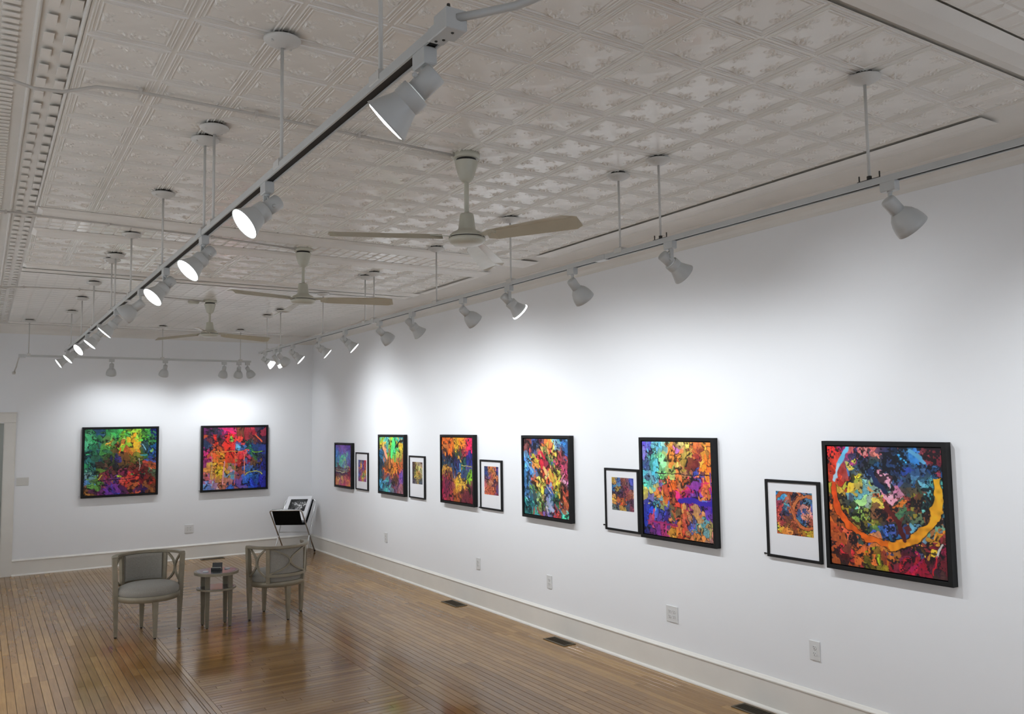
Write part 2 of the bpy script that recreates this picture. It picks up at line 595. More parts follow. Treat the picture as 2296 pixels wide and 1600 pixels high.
x = XL
W = 0.0571
while x < ZX0 - 0.075 - 1e-4:
    x1 = min(x + W, ZX0 - 0.07)
    for (s, e) in runs(YF, YB, 0.7, 2.1):
        planks.append((x, x1, s, e, 0, random.random()))
    x += W
for (x0, x1, t) in ((ZX0 - 0.07, ZX0 - 0.036, 0.35), (ZX0 - 0.036, ZX0, 0.9)):
    for (s, e) in runs(YF, YB, 1.2, 2.4):
        planks.append((x0, x1, s, e, 0, t + random.uniform(-.1, .1)))
x = ZX1
while x < XW - 1e-4:
    x1 = min(x + W, XW)
    for (s, e) in runs(YF, YB, 0.7, 2.1):
        planks.append((x, x1, s, e, 0, random.random()))
    x += W
y = YF
while y < ZY1 - 1e-4:
    y1 = min(y + W, ZY1)
    for (s, e) in runs(ZX0, ZX1, 0.5, 1.5):
        planks.append((s, e, y, y1, 1, random.random()))
    y += W
x = ZX0
while x < ZX1 - 1e-4:
    planks.append((x, min(x + W, ZX1), ZY1, YB, 0, random.random()))
    x += W


def cam_uv(p):
    c = Matrix(CAM_R).transposed() @ (Vector(p) - CAM_POS)
    if c.z > -0.2: return None
    return (1148 + F_PX * c.x / -c.z, 800 - F_PX * c.y / -c.z, -c.z)


def plank_geo(p, bv=0.0014):
    x0, x1, y0, y1, ax, t = p
    g = 0.0013; ge = 0.0007
    if ax: gx, gy = ge, g
    else: gx, gy = g, ge
    x0 += gx; x1 -= gx; y0 += gy; y1 -= gy
    dz = random.uniform(-0.0002, 0.0002)
    v = [(x0, y0, -0.006), (x1, y0, -0.006), (x1, y1, -0.006), (x0, y1, -0.006),
         (x0, y0, dz - bv), (x1, y0, dz - bv), (x1, y1, dz - bv), (x0, y1, dz - bv),
         (x0 + bv, y0 + bv, dz), (x1 - bv, y0 + bv, dz), (x1 - bv, y1 - bv, dz), (x0 + bv, y1 - bv, dz)]
    f = [(0, 1, 5, 4), (1, 2, 6, 5), (2, 3, 7, 6), (3, 0, 4, 7), (4, 5, 9, 8), (5, 6, 10, 9), (6, 7, 11, 10), (7, 4, 8, 11), (8, 9, 10, 11)]
    return v, f


def plank_obj(ps, name):
    vs_ = []; fs = []; cs = []
    for p in ps:
        v, f = plank_geo(p, 0.0014 if len(ps) == 1 else 0.0004)
        n = len(vs_)
        vs_ += v; fs += [tuple(i + n for i in q) for q in f]
        cs += [(p[5], float(p[4]), random.random(), 1.0)] * len(v)
    me = bpy.data.meshes.new(name)
    me.from_pydata(vs_, [], fs)
    at = me.color_attributes.new('tone', 'FLOAT_COLOR', 'POINT')
    at.data.foreach_set('color', np.array(cs, dtype=np.float32).ravel())
    me.materials.append(M_FLOOR); me.update()
    return link(name, me, floor)


scored = []
for p in planks:
    best = 0.0
    c = ((p[0] + p[1]) / 2, (p[2] + p[3]) / 2, 0)
    for k in range(5):
        q = (p[0] + (p[1] - p[0]) * k / 4 if p[4] else c[0], c[1] if p[4] else p[2] + (p[3] - p[2]) * k / 4, 0)
        uv = cam_uv(q)
        if uv and 0 < uv[0] < 2296 and 0 < uv[1] < 1600:
            best += 1.0 / uv[2] ** 3
    scored.append((best, p))
scored.sort(key=lambda s: -s[0])
near = [p for s, p in scored[:299] if s > 0]
far = [p for s, p in scored[len(near):]]
for p in near: plank_obj([p], 'plank')
o = plank_obj(far, 'plank'); o['kind'] = 'stuff'

# =================================================================== FRAMED PICTURES
def vnoise(n, m, cells, seed, cx=None):
    r = np.random.default_rng(seed)
    cx = cx or cells
    g = r.random((cells + 2, cx + 2))
    yy = np.linspace(0, cells, n)[:, None]; xx = np.linspace(0, cx, m)[None, :]
    yi = np.minimum(yy.astype(int), cells); xi = np.minimum(xx.astype(int), cx)
    fy = yy - yi; fx = xx - xi
    fy = fy * fy * (3 - 2 * fy); fx = fx * fx * (3 - 2 * fx)
    return (g[yi, xi] * (1 - fy) * (1 - fx) + g[yi, xi + 1] * (1 - fy) * fx + g[yi + 1, xi] * fy * (1 - fx) + g[yi + 1, xi + 1] * fy * fx)


def facets(r, n, m, wu, wv, cells, aspect, metric, slant):
    pu = r.random(cells) * 1.04 - .02; pv = r.random(cells) * 1.04 - .02
    ang = r.normal(slant, 0.5, cells)
    asp = aspect * np.exp(r.normal(0, 0.5, cells))
    wgt = np.exp(r.normal(0, 0.32, cells))
    d1 = np.full((n, m), 9.0); d2 = np.full((n, m), 9.0); idx = np.zeros((n, m), int)
    rad = 3.4 / math.sqrt(cells) * max(1.0, aspect ** .5)
    for k in range(cells):
        i0 = max(0, int((pv[k] - rad) * n)); i1 = min(n, int((pv[k] + rad) * n) + 1)
        j0 = max(0, int((pu[k] - rad) * m)); j1 = min(m, int((pu[k] + rad) * m) + 1)
        if i0 >= i1 or j0 >= j1: continue
        du = wu[i0:i1, j0:j1] - pu[k]; dv = wv[i0:i1, j0:j1] - pv[k]
        if metric == 'box':
            d = np.maximum(np.abs(du) * asp[k] ** .5, np.abs(dv) / asp[k] ** .5)
        else:
            ca, sa = math.cos(ang[k]), math.sin(ang[k])
            a_ = du * ca - dv * sa; b_ = du * sa + dv * ca
            d = np.sqrt(a_ * a_ * asp[k] + b_ * b_ / asp[k])
        d = d * wgt[k]
        D1 = d1[i0:i1, j0:j1]; D2 = d2[i0:i1, j0:j1]; I = idx[i0:i1, j0:j1]
        near_ = d < D1
        D2[...] = np.where(near_, D1, np.minimum(D2, d))
        I[...] = np.where(near_, k, I)
        D1[...] = np.where(near_, d, D1)
    return pu, pv, (d2 - d1) * math.sqrt(cells), idx


def make_art(rows, n, m, cells, seed, aspect=1.0, edge=0.22, metric='round', jit=0.30, warp=0.04, over=(), speck=0.0, slant=0.0, streak=0.35):
    """rows: coarse colour sketch (list of strings of hex colours); result n x m x 3 linear colours.
    Large and small brush facets are mixed, with broken dark contours and fine streaks."""
    G = np.array([[lin(c) for c in r.split()] for r in rows])
    gh, gw = G.shape[:2]
    r = np.random.default_rng(seed)
    V, U = np.meshgrid(np.linspace(0, 1, n), np.linspace(0, 1, m), indexing='ij')
    def wob(k): return (vnoise(n, m, 7, seed + k) - .5) * warp * 2 + (vnoise(n, m, 19, seed + k + 1) - .5) * warp + (vnoise(n, m, 45, seed + k + 2) - .5) * warp * .55
    wu = U + wob(1); wv = V + wob(4)

    def colours(pu, pv, k, jt):
        su = np.clip((pu + r.normal(0, .035, k)) * gw - .5, 0, gw - 1.001); sv = np.clip((pv + r.normal(0, .035, k)) * gh - .5, 0, gh - 1.001)
        C = G[np.round(sv).astype(int), np.round(su).astype(int)]
        return C * np.exp(r.normal(0.05, jt, (k, 1))) * np.exp(r.normal(0, jt * .5, (k, 3)))
    layers = []
    for (cn, jt, sd) in ((cells, jit * 1.15, 0), (max(24, cells // 5), jit * .7, 50)):
        pu, pv, e, idx = facets(r, n, m, wu, wv, cn, aspect if sd == 0 else aspect ** .7, metric, slant)
        C = colours(pu, pv, cn, jt)
        A = C[idx]
        for ov in over:
            if ov[0] == 'blob':
                q = ((wu - ov[1]) / ov[3]) ** 2 + ((wv - ov[2]) / ov[4]) ** 2
                mk = np.clip((1.1 - q) * 3, 0, 1)[..., None]
            elif ov[0] == 'rect':
                mk = ((wu > ov[1]) & (wu < ov[3]) & (wv > ov[2]) & (wv < ov[4]))[..., None] * 1.0
            else:
                continue
            base_ = np.array(lin(ov[5])) * np.exp(r.normal(0, .16, (cn, 1)) + r.normal(0, .08, (cn, 3)))
            A = A * (1 - mk) + base_[idx] * mk
        layers.append((A, e))
    pick = (vnoise(n, m, 9, seed + 60) + .35 * vnoise(n, m, 30, seed + 61)) > .78
    A = np.where(pick[..., None], layers[1][0], layers[0][0])
    e = np.where(pick, layers[1][1] * 1.6, layers[0][1])
    # soft wash of the sketch below the facets
    xu = np.clip(wu * gw - .5, 0, gw - 1.001); xv = np.clip(wv * gh - .5, 0, gh - 1.001)
    i = xv.astype(int); j = xu.astype(int); fv = (xv - i)[..., None]; fu = (xu - j)[..., None]
    S = G[i, j] * (1 - fv) * (1 - fu) + G[i, np.minimum(j + 1, gw - 1)] * (1 - fv) * fu + G[np.minimum(i + 1, gh - 1), j] * fv * (1 - fu) + G[np.minimum(i + 1, gh - 1), np.minimum(j + 1, gw - 1)] * fv * fu
    A = A * 0.78 + S * 0.22
    st = vnoise(n, m, 14, seed + 9, 70) * .6 + vnoise(n, m, 60, seed + 10, 24) * .4
    A = A * (1 - streak + 2 * streak * st)[..., None] * (0.85 + 0.3 * vnoise(n, m, 55, seed + 12))[..., None]
    gate = vnoise(n, m, 11, seed + 5)
    brk = np.clip((vnoise(n, m, 26, seed + 6) - .30) * 4, 0, 1)
    line = (np.clip(1 - e / (edge * (0.15 + 2.0 * gate ** 1.5)), 0, 1) * brk)[..., None]
    A = A * (1 - 0.93 * np.clip(line * 1.5, 0, 1)) + np.array((.006, .005, .008)) * line
    if speck > 0:
        f1 = vnoise(n, m, min(n, m) // 3, seed + 21) * .45 + vnoise(n, m, 34, seed + 22) * .35 + vnoise(n, m, 9, seed + 23) * .45
        bias = .10 * (1 - V) if speck > .12 else 0
        mk = np.clip((f1 + bias - (0.86 - speck)) * 14, 0, 1)[..., None]
        A = A * (1 - mk * .94) + np.array((.006, .007, .012)) * mk
    asp_ = n / m
    for ov in over:
        kind = ov[0]
        if kind == 'arc':
            _, cu, cv, ru, rv, a0, a1, wd, c0, c1 = ov
            uu = (wu * .5 + U * .5 - cu) / ru; vv_ = (wv * .5 + V * .5 - cv) / rv
            rr = np.sqrt(uu * uu + vv_ * vv_); th = np.degrees(np.arctan2(vv_, uu)) % 360
            t = ((th - a0) % 360) / ((a1 - a0) % 360 or 360)
            wl = wd / min(ru, rv) * (0.8 + 0.6 * gate)
            mk = np.clip((wl - np.abs(rr - 1)) / (wl * .15), 0, 1) * (t <= 1)
            dk = np.clip((wl * 1.3 - np.abs(rr - 1)) / (wl * .2), 0, 1) * (t <= 1)
            A = A * (1 - .85 * dk[..., None])
            tt = np.clip(t, 0, 1)[..., None]
            cc = np.array(lin(c0)) * (1 - tt) + np.array(lin(c1)) * tt
            cc = cc * (0.7 + 0.6 * vnoise(n, m, 30, seed + 11)[..., None])
            A = A * (1 - mk[..., None]) + cc * mk[..., None]
        elif kind == 'line':
            _, u0, v0, u1, v1, wd, c0 = ov
            du, dv = u1 - u0, v1 - v0; L2 = du * du + dv * dv
            ub = U * .6 + wu * .4; vb = V * .6 + wv * .4
            t = np.clip(((ub - u0) * du + (vb - v0) * dv) / L2, 0, 1)
            dd = np.hypot(ub - u0 - t * du, (vb - v0 - t * dv) * asp_)
            mk = np.clip((wd - dd) / (wd * .3), 0, 1)[..., None]
            A = A * (1 - mk) + np.array(lin(c0)) * (0.75 + .5 * gate[..., None]) * mk
    return np.clip(A, 0.002, 0.92)


def paint_mesh(name, A, wdt, hgt):
    n, m = A.shape[:2]
    ys = np.linspace(0, hgt, n + 1); xs = np.linspace(0, wdt, m + 1)
    X, Z = np.meshgrid(xs - wdt / 2, hgt / 2 - ys)
    co = np.stack([X, np.zeros_like(X), Z], -1).reshape(-1, 3).astype(np.float32)
    k = (np.arange(n)[:, None] * (m + 1) + np.arange(m)[None, :])
    q = np.stack([k, k + m + 1, k + m + 2, k + 1], -1).reshape(-1).astype(np.int32)
    me = bpy.data.meshes.new(name)
    me.vertices.add(len(co)); me.vertices.foreach_set('co', co.ravel())
    me.loops.add(len(q)); me.loops.foreach_set('vertex_index', q)
    me.polygons.add(n * m); me.polygons.foreach_set('loop_start', np.arange(n * m, dtype=np.int32) * 4)
    me.update(calc_edges=True)
    at = me.color_attributes.new('paint', 'FLOAT_COLOR', 'CORNER')
    c = np.ones((n * m, 4, 4), dtype=np.float32)
    c[:, :, :3] = A.reshape(-1, 1, 3)
    at.data.foreach_set('color', c.ravel())
    me.materials.append(M_PAINT)
    return me


def picture(name, wall, a, z0, z1, art, label, cat, group, deep, matted=None):
    """wall 'R': a=(y_left, y_right) as seen; wall 'B': a=(x_left, x_right). Local +X runs to the right, -Y faces the room."""
    wdt = abs(a[1] - a[0]); hgt = z1 - z0; mid = (a[0] + a[1]) / 2
    if wall == 'R':
        root = empty(name, (XW, mid, z0), -PI / 2, label, cat, group)
    else:
        root = empty(name, (mid, YB, z0), 0.0, label, cat, group)
    d = 0.05 if deep else 0.022
    fw = 0.026 if deep else 0.018
    fr = MB()
    if deep:      # floater frame: deep box sides, thin shadow gap, canvas set just behind the lip
        for (x0, x1, zz0, zz1) in ((-wdt / 2, -wdt / 2 + fw, 0, hgt), (wdt / 2 - fw, wdt / 2, 0, hgt),
                                   (-wdt / 2 + fw, wdt / 2 - fw, 0, fw), (-wdt / 2 + fw, wdt / 2 - fw, hgt - fw, hgt)):
            fr.box(x0, x1, -d, -0.002, zz0, zz1, bev=0.0012)
        fr.box(-wdt / 2 + 0.002, wdt / 2 - 0.002, -0.016, -0.003, 0.002, hgt - 0.002)
        fr.build('picture_frame', M_FRAME, root)
        g = fw + 0.007
        cw, ch = wdt - 2 * g, hgt - 2 * g
        cv = MB(); cv.box(-cw / 2, cw / 2, -0.041, -0.016, g, hgt - g, bev=0.001)
        cn = cv.build('canvas', M_FRAME, root)
        n = art['n']; m = max(20, int(n * cw / ch))
        me = paint_mesh('painted_face', make_art(n=n, m=m, **art['k']), cw, ch)
        link('painted_face', me, cn, (0, -0.0415, hgt / 2))
    else:
        for (x0, x1, zz0, zz1) in ((-wdt / 2, -wdt / 2 + fw, 0, hgt), (wdt / 2 - fw, wdt / 2, 0, hgt),
                                   (-wdt / 2 + fw, wdt / 2 - fw, 0, fw), (-wdt / 2 + fw, wdt / 2 - fw, hgt - fw, hgt)):
            fr.box(x0, x1, -d, -0.002, zz0, zz1, bev=0.001)
        fr.build('picture_frame', M_FRAME, root)
        mb_ = MB(); mb_.box(-wdt / 2 + fw - 0.002, wdt / 2 - fw + 0.002, -0.013, -0.003, fw - 0.002, hgt - fw + 0.002)
        mt = mb_.build('mat_board', M_MATB, root)
        u0, u1, v0, v1 = matted      # print placed in the mat, fractions of the frame
        pw, ph = (u1 - u0) * wdt, (v1 - v0) * hgt
        n = art['n']; m = max(20, int(n * pw / ph))
        me = paint_mesh('print', make_art(n=n, m=m, **art['k']), pw, ph)
        link('print', me, mt, (-wdt / 2 + (u0 + u1) / 2 * wdt, -0.0135, hgt * (1 - (v0 + v1) / 2)))
    return root


GP = 'large black-framed abstract canvases'
GS = 'small white-matted prints in thin black frames'

B1 = dict(n=150, k=dict(rows=[
    '3f8f5a 2a4a6a 2f7a45 3aa050 7fae2f 9ac23a 4f9a3a 15206a', '4fae7a 2f8050 c58a30 5fc060 9ad040 e89a20 60c040 3a8a50',
    '3a9068 3a6a50 4a8a40 50702a c86030 f0b030 70b050 205a90', '2f6f70 2a4a5a 40602f 303060 80502a 70702a 3a6030 2a4a90',
    '3a8070 204040 503a28 28282a 604a28 7a3a28 8a4030 b05a30', '70a0a0 5a8030 7a3040 8a6a2f 902a50 7a2a28 602020 506a50',
    '5a90c0 60a040 a04070 8040a0 c04838 c83a30 7a1c20 8a3020', 'a0602a 70306a 603090 3a3a9a 4a2050 c05a30 301850 6a3a20'],
    cells=620, seed=11, aspect=1.9, edge=.26, slant=0.9, warp=.03,
    over=[('blob', .62, .16, .07, .07, 'f0a828'), ('blob', .58, .1, .05, .05, '50c060'), ('blob', .83, .27, .06, .09, '16265e'), ('line', .80, .25, .84, .33, .007, '90d0f0'),
          ('line', .78, .40, .86, .40, .01, '40a0b0'), ('blob', .68, .73, .035, .018, '60c060'), ('line', .1, .79, .7, .775, .006, '101030'),
          ('line', .76, .45, .765, .65, .004, 'c0b8b0'), ('blob', .48, .74, .04, .02, 'c0c830'), ('line', .24, .70, .20, .76, .008, 'e0c840'), ('line', .50, .30, .49, .36, .012, 'e87028')]))
B2 = dict(n=150, k=dict(rows=[
    '5a2050 302a40 8a2050 d02a60 70402a 7a3a40 a02a3a 303050', '402a48 703030 50303a e83040 c03838 304040 6a3a38 4a2050',
    '2a3a60 d85a30 b83a30 f04838 4060a0 207060 28407a 402838', 'c03070 e86a28 e89a30 f04028 e05040 3a70b0 307048 303850',
    '9a3a70 e89030 e87a28 8a8050 e03838 a02a48 7a5a38 282a70', 'd06a60 e0a040 f0c030 c07a88 90483a 4070b0 304070 282a80',
    'b06a90 d09a48 e8b028 6090b0 a05058 3a78c8 2858a0 3038a0', '7090d0 b08aa0 c07058 3868c0 7050a0 3060d0 2838c0 2a2a98'],
    cells=420, seed=23, aspect=1.2, edge=.18, metric='box', warp=.022, jit=.26,
    over=[('rect', .34, .12, .50, .58, 'f03028'), ('blob', .45, .20, .035, .055, '60c848'), ('line', .33, .02, .50, .10, .02, 'f02868'), ('rect', .16, .11, .21, .28, 'e83028'),
          ('rect', .57, .38, .66, .53, 'f03028'), ('rect', .20, .62, .29, .80, 'f0c030'), ('rect', .04, .55, .13, .68, 'f0b048'), ('blob', .55, .31, .04, .05, '60b8d8'),
          ('line', .16, .39, .62, .385, .005, 'e0a050'), ('line', .33, .55, .31, .92, .012, 'f0a0a0'), ('line', .50, .38, .49, .95, .005, 'e87038'), ('line', .65, .45, .645, .8, .005, 'e89870'),
          ('line', .13, .42, .14, .98, .004, 'd0b890'), ('line', .78, .41, .94, .40, .008, '70a030'), ('arc', .80, .80, .14, .08, 190, 350, .006, 'c0c060', 'c0c060'),
          ('line', .83, .12, .93, .24, .012, 'e06038')]))
R1 = dict(n=210, k=dict(rows=[
    'f03030 a02868 203050 f08080 283858 204070 3888c0 803038', 'f04828 70b0d8 304050 283840 304878 284880 304878 204a78',
    'c83828 181818 e0d030 3060a0 4868a8 303848 4878a0 58b0b0', 'c0a038 304048 70c8c8 90b0a0 e8a0b8 504838 484838 60b8b8',
    'd0a830 383028 b0e090 d8c858 b04838 803830 908830 904830', 'e07028 283838 a0b048 908838 502828 487058 a06038 488898',
    'c85828 583820 706828 608838 3860a0 602828 58a0b0 e0a030', '903028 b85828 305848 3868b8 304878 305888 e89830 801838',
    'c02838 603028 e07830 e08028 d07828 601838 901848 802038', '281818 c83038 706020 b0a028 781828 b02030 b01838 382828'],
    cells=520, seed=31, aspect=1.0, edge=.12, warp=.05, jit=.32, speck=.13,
    over=[('arc', .50, .30, .485, .485, 350, 88, .031, 'f0b428', 'f09020'), ('arc', .50, .30, .485, .485, 84, 178, .022, 'e87018', 'e04818'), ('line', .20, .0, .10, .17, .022, '70c8f0'), ('line', .10, .17, .035, .29, .014, 'b8dcf0'),
          ('line', .76, .0, .87, .09, .018, '68b8e8'), ('blob', .055, .13, .05, .10, 'f04020'), ('blob', .205, .16, .05, .025, 'e8d828'), ('blob', .25, .10, .022, .018, 'e0d828'),
          ('rect', .38, .32, .42, .36, 'f09028'), ('rect', .405, .385, .45, .43, 'f05018'), ('blob', .62, .45, .035, .022, 'f08830'), ('blob', .03, .41, .03, .03, 'f0c828'),
          ('line', .40, .20, .52, .36, .02, '203058'), ('line', .52, .46, .64, .60, .022, '5a2020'), ('line', .64, .60, .67, .73, .020, '501c1c'),
          ('blob', .32, .06, .05, .03, 'f09088'), ('line', .97, .74, .93, .84, .012, 'c8c8c0'), ('line', .93, .84, .90, .97, .008, 'c02030')]))
R2 = dict(n=180, k=dict(rows=[
    '6a5ac8 70c8e0 70b8b0 f09840 c878c8 e8c860 e07040 f09840', '8a80d8 60d0c8 90d8a0 f0a848 f09038 d8b050 a03838 f08030',
    '3a4a80 58c8d0 90e0a0 b0c060 d0a058 c07040 60303a f07828', '70a0b8 60b8d0 80d080 b0d070 e08040 a08048 4858b0 f09030',
    '58b8b0 c8b870 e04888 f06030 f87028 d84050 b83070 f03860', 'b8b058 f09840 f07038 a84030 f03080 b02870 703898 f08040',
    '5a50b8 60b0c8 b0a850 c06038 d84838 8a3878 4830a0 5828a0', '3040c0 3060c8 3848a0 706848 d06040 c88a50 c87a48 6840b0',
    '2838a0 c84868 503898 403070 c85838 4858a8 50a0a8 b8a060', '282a70 602870 b83878 e09038 e05030 d08848 c0783a c89080'],
    cells=560, seed=41, aspect=1.4, edge=.26, warp=.04, jit=.26, slant=.2,
    over=[('line', .20, .325, .98, .335, .006, '301828'), ('line', .55, .60, .99, .62, .03, '3a28a0'), ('blob', .29, .44, .04, .035, '3868b8'), ('line', .55, .62, .56, .97, .004, '302020'),
          ('blob', .45, .16, .07, .09, 'f89038'), ('blob', .48, .45, .08, .05, 'f87020'), ('line', .38, .37, .50, .60, .005, '301820'), ('blob', .80, .30, .04, .035, '3858b8'),
          ('line', .87, .585, .93, .59, .01, '7080d0'), ('line', .1, .86, .5, .88, .012, 'a02868'), ('blob', .90, .48, .04, .05, 'f07838'), ('line', .98, .3, .99, .7, .006, '2828b0')]))
R3 = dict(n=180, k=dict(rows=[
    '704038 384a80 703058 f0d050 90b8e0 3868a8', '904a40 304870 c0a060 f08040 e0c860 305890', '6098c8 d0b040 c83048 607840 d04860 a04858',
    '50a0d8 e0a848 d02838 305890 604028 b04868', '70b0e8 4888c8 e05040 f0c070 c0b848 c84878', '4078a8 c06040 e0c060 f05038 e8b848 d090a8',
    '305878 709048 b8b848 385898 d8b840 a04838', '488098 50706a a0b070 5878a0 50905a a05038', '286870 387880 708850 a0a8c8 305878 c86040', '30788a 48a0a0 a04838 7880b0 c03838 58c8b8'],
    cells=700, seed=53, aspect=3.2, edge=.52, warp=.035, jit=.42, slant=0.5,
    over=[('line', .40, .18, .48, .26, .02, 'e02848'), ('line', .46, .38, .52, .46, .03, 'f8c880'), ('line', .60, .42, .66, .52, .03, 'e8b848'), ('line', .53, .62, .62, .70, .006, 'f0e8d0'),
          ('line', .55, .82, .66, .92, .03, 'a8b0d0'), ('line', .05, .30, .2, .45, .012, '90c8f0'), ('line', .24, .20, .32, .30, .012, 'e0c038'), ('line', .54, .14, .60, .28, .006, 'f0d8a0'), ('line', .90, .44, .84, .54, .012, 'e088a0')]))
R4 = dict(n=180, k=dict(rows=[
    'e87020 f08028 f0a828 f08820 f02860', 'f08838 f06820 f0c030 f07030 f02868', '502838 402030 305030 a03040 302880', '304060 283050 282860 205048 202878',
    '284050 30506a 282858 286058 484890', 'a07038 704838 3060a0 304068 70a030', '8a2848 b04838 e8a830 303868 88b828', '782840 903848 f0c040 d89838 703040',
    '8a2048 a84038 d88830 80382a 702838', 'a02848 983838 b05a30 702838 782030'],
    cells=480, seed=67, aspect=2.6, edge=.32, warp=.025, jit=.26, slant=0.0,
    over=[('rect', .0, .02, .25, .10, 'f87020'), ('rect', .78, .02, .99, .19, 'f02058'), ('rect', .45, .0, .56, .15, 'f8b828'), ('rect', .0, .47, .33, .54, 'e0a040')]
         + [('rect', .53, .56 + k * .042, .62 + .012 * k, .59 + k * .042, 'f8c840') for k in range(5)] + [('rect', .65, .62 + k * .042, .76, .65 + k * .042, 'f0b838') for k in range(3)]
         + [('line', .60, .42, .61, .52, .02, '60a8e0'), ('rect', .92, .48, .985, .66, '90d830'), ('line', .5, .2, .52, .95, .003, '601020'), ('line', .30, .65, .15, .80, .01, '401040'), ('line', .66, .43, .98, .44, .005, 'd0c060')]))
R5 = dict(n=160, k=dict(rows=[
    'a0b830 60c8c0 c8e040 50c090 40a0b0', 'e0b830 50a890 90d830 40d870 f0c838', '304848 a07850 60b838 50d068 c0b848', '3078a0 e09060 488838 90b038 607040',
    '285060 805838 c87038 e07830 b05838', '203848 604020 704828 e88028 d05838', '304050 d06020 f09830 b04838 8858a0', '285860 805048 603878 704030 6048a0',
    '58b8e0 306878 5a6070 704868 a05048', '205060 50a0b0 607078 6a5070 805858'],
    cells=420, seed=71, aspect=4.0, edge=.24, warp=.04, jit=.28, slant=.12,
    over=[('blob', .90, .16, .10, .07, 'f8c830'), ('arc', .98, .20, .22, .13, 180, 300, .014, '202018', '202018'), ('blob', .16, .12, .12, .04, 'f0c040'), ('line', .18, .20, .32, .36, .04, 'f0a078'),
          ('line', .60, .05, .52, .34, .05, '50e078'), ('rect', .22, .62, .40, .67, 'f09028'), ('rect', .55, .60, .68, .64, 'f0a030'), ('blob', .25, .83, .09, .03, '70c8f0'), ('blob', .64, .76, .12, .06, '5a3a20')]))
R6 = dict(n=130, k=dict(rows=[
    '6a4aa8 8a5ab8 7048a0 5a3aa0', '5060b8 6a6ac8 8a70c0 6060b0', '5090d0 58b0c8 70c8b0 6080c0', '50a0b8 68d8a8 a0c890 6a68b0', '58a0b0 70b8c0 7090c0 5050a0',
    '903040 583040 a0a080 701838', '50284a 604060 803048 8a1840', 'e8a050 e0a868 d07068 c85060', 'd07868 c05080 c84870 e09050'],
    cells=320, seed=83, aspect=4.5, edge=.07, warp=.03, jit=.16, slant=0.0,
    over=[('rect', 0, .54, .9, .57, '602838'), ('line', .02, .60, .85, .63, .012, '808878'), ('line', .05, .66, .6, .67, .014, 'c8c8a8'), ('rect', .0, .69, .8, .735, '48305a'), ('rect', .80, .62, 1.0, .76, '8a1838')]))
S1 = dict(n=110, k=dict(rows=['40a0d0 a06048 302838 c06838 5888b0', '803048 50a0b0 b05838 205080 4868a0', 'b04038 304060 c06038 3060a0 e09080', 'c04848 704030 b05838 306080 a05038', 'c8a838 d08038 804028 b06828 c8b838'],
    cells=300, seed=91, edge=.14, warp=.05, speck=.1,
    over=[('arc', .85, .45, .37, .37, 60, 330, .04, 'c86838', 'c87848'), ('arc', .30, .55, .45, .55, 100, 290, .03, 'c06030', 'a85030'), ('blob', .82, .55, .10, .08, 'f09878'), ('blob', .10, .08, .14, .1, '38a0d8'), ('line', .35, .05, .55, .6, .03, 'b05838')]))
S2 = dict(n=90, k=dict(rows=['c09848 4868a0 804840 705058 4050a0', '3868a0 b09040 604058 803848 404880', '382838 303048 50304a 904848 a06048', 'e8a848 b86040 c85830 705058 583858', '607070 404858 c09848 485068 784050'],
    cells=240, seed=101, edge=.2, warp=.03, metric='box', over=[('rect', .0, .52, .16, .63, 'f0b060'), ('rect', .0, .68, .14, .8, 'e8a858'), ('blob', .95, .46, .03, .03, 'f8b8a0')]))
S3 = dict(n=90, k=dict(rows=['384878 c07048 e08850 403060', '304878 a06858 d07848 404878', '784860 6060a0 c06850 d07850', 'a05858 c87858 805060 703848', 'c86048 d06848 704048 a85048', 'd06850 c05840 c86048 904050'],
    cells=110, seed=113, edge=.25, warp=.04, over=[('blob', .2, .85, .2, .14, 'd07050'), ('blob', .62, .86, .2, .15, 'd06848'), ('blob', .5, .56, .2, .06, 'd88868')]))
S4 = dict(n=80, k=dict(rows=['584040 c0a060 b0a080 907068', '483838 706030 e0d080 c0a878', '484040 606838 c8b060 d8c898', '50484a c8b050 a08038 b0a070', '504858 b09850 d0b858 605a58', '585868 706860 808058 505868'],
    cells=200, seed=127, aspect=2.5, edge=.2, warp=.05, slant=.6))
S5 = dict(n=80, k=dict(rows=['485898 8a7058 404880 b03048', '7068a0 e0a850 6050a0 b84850', 'c08070 c87840 903860 a06048', '6058a0 a04878 d0a058 c87838', '5868a8 d08850 508850 d0a048', '804078 a85070 e0a850 904880'],
    cells=180, seed=131, aspect=1.8, edge=.12, warp=.05, slant=.8))

picture('framed_painting', 'B', (1.212, 2.212), 0.978, 1.965, B1, 'square framed abstract of green leaf shapes over purple and red, back wall left', 'painting', GP, True)
picture('framed_painting', 'B', (2.807, 3.809), 0.970, 1.964, B2, 'square framed abstract with red and yellow tower shapes on deep blue, back wall right', 'painting', GP, True)
picture('framed_painting', 'R', (3.392, 2.590), 1.012, 1.798, R1, 'large framed abstract with a wide orange-yellow ring over dark blue and crimson', 'painting', GP, True)
picture('framed_painting', 'R', (5.126, 4.318), 1.017, 1.809, R2, 'framed abstract in orange, turquoise and violet right of the blue-brown matted print', 'painting', GP, True)
picture('framed_painting', 'R', (6.856, 6.064), 1.032, 1.817, R3, 'framed abstract of tangled multicoloured shards, no small print beside it', 'painting', GP, True)
picture('framed_painting', 'R', (8.570, 7.797), 1.045, 1.817, R4, 'framed abstract with orange-red sky over dark blue and a yellow brick shape', 'painting', GP, True)
picture('framed_painting', 'R', (10.348, 9.540), 1.038, 1.811, R5, 'framed abstract with lime-green top, orange middle and blue-grey bottom', 'painting', GP, True)
picture('framed_painting', 'R', (11.967, 11.292), 1.031, 1.684, R6, 'smallest framed canvas, lavender and mint bands over maroon and peach, nearest the corner', 'painting', GP, True)
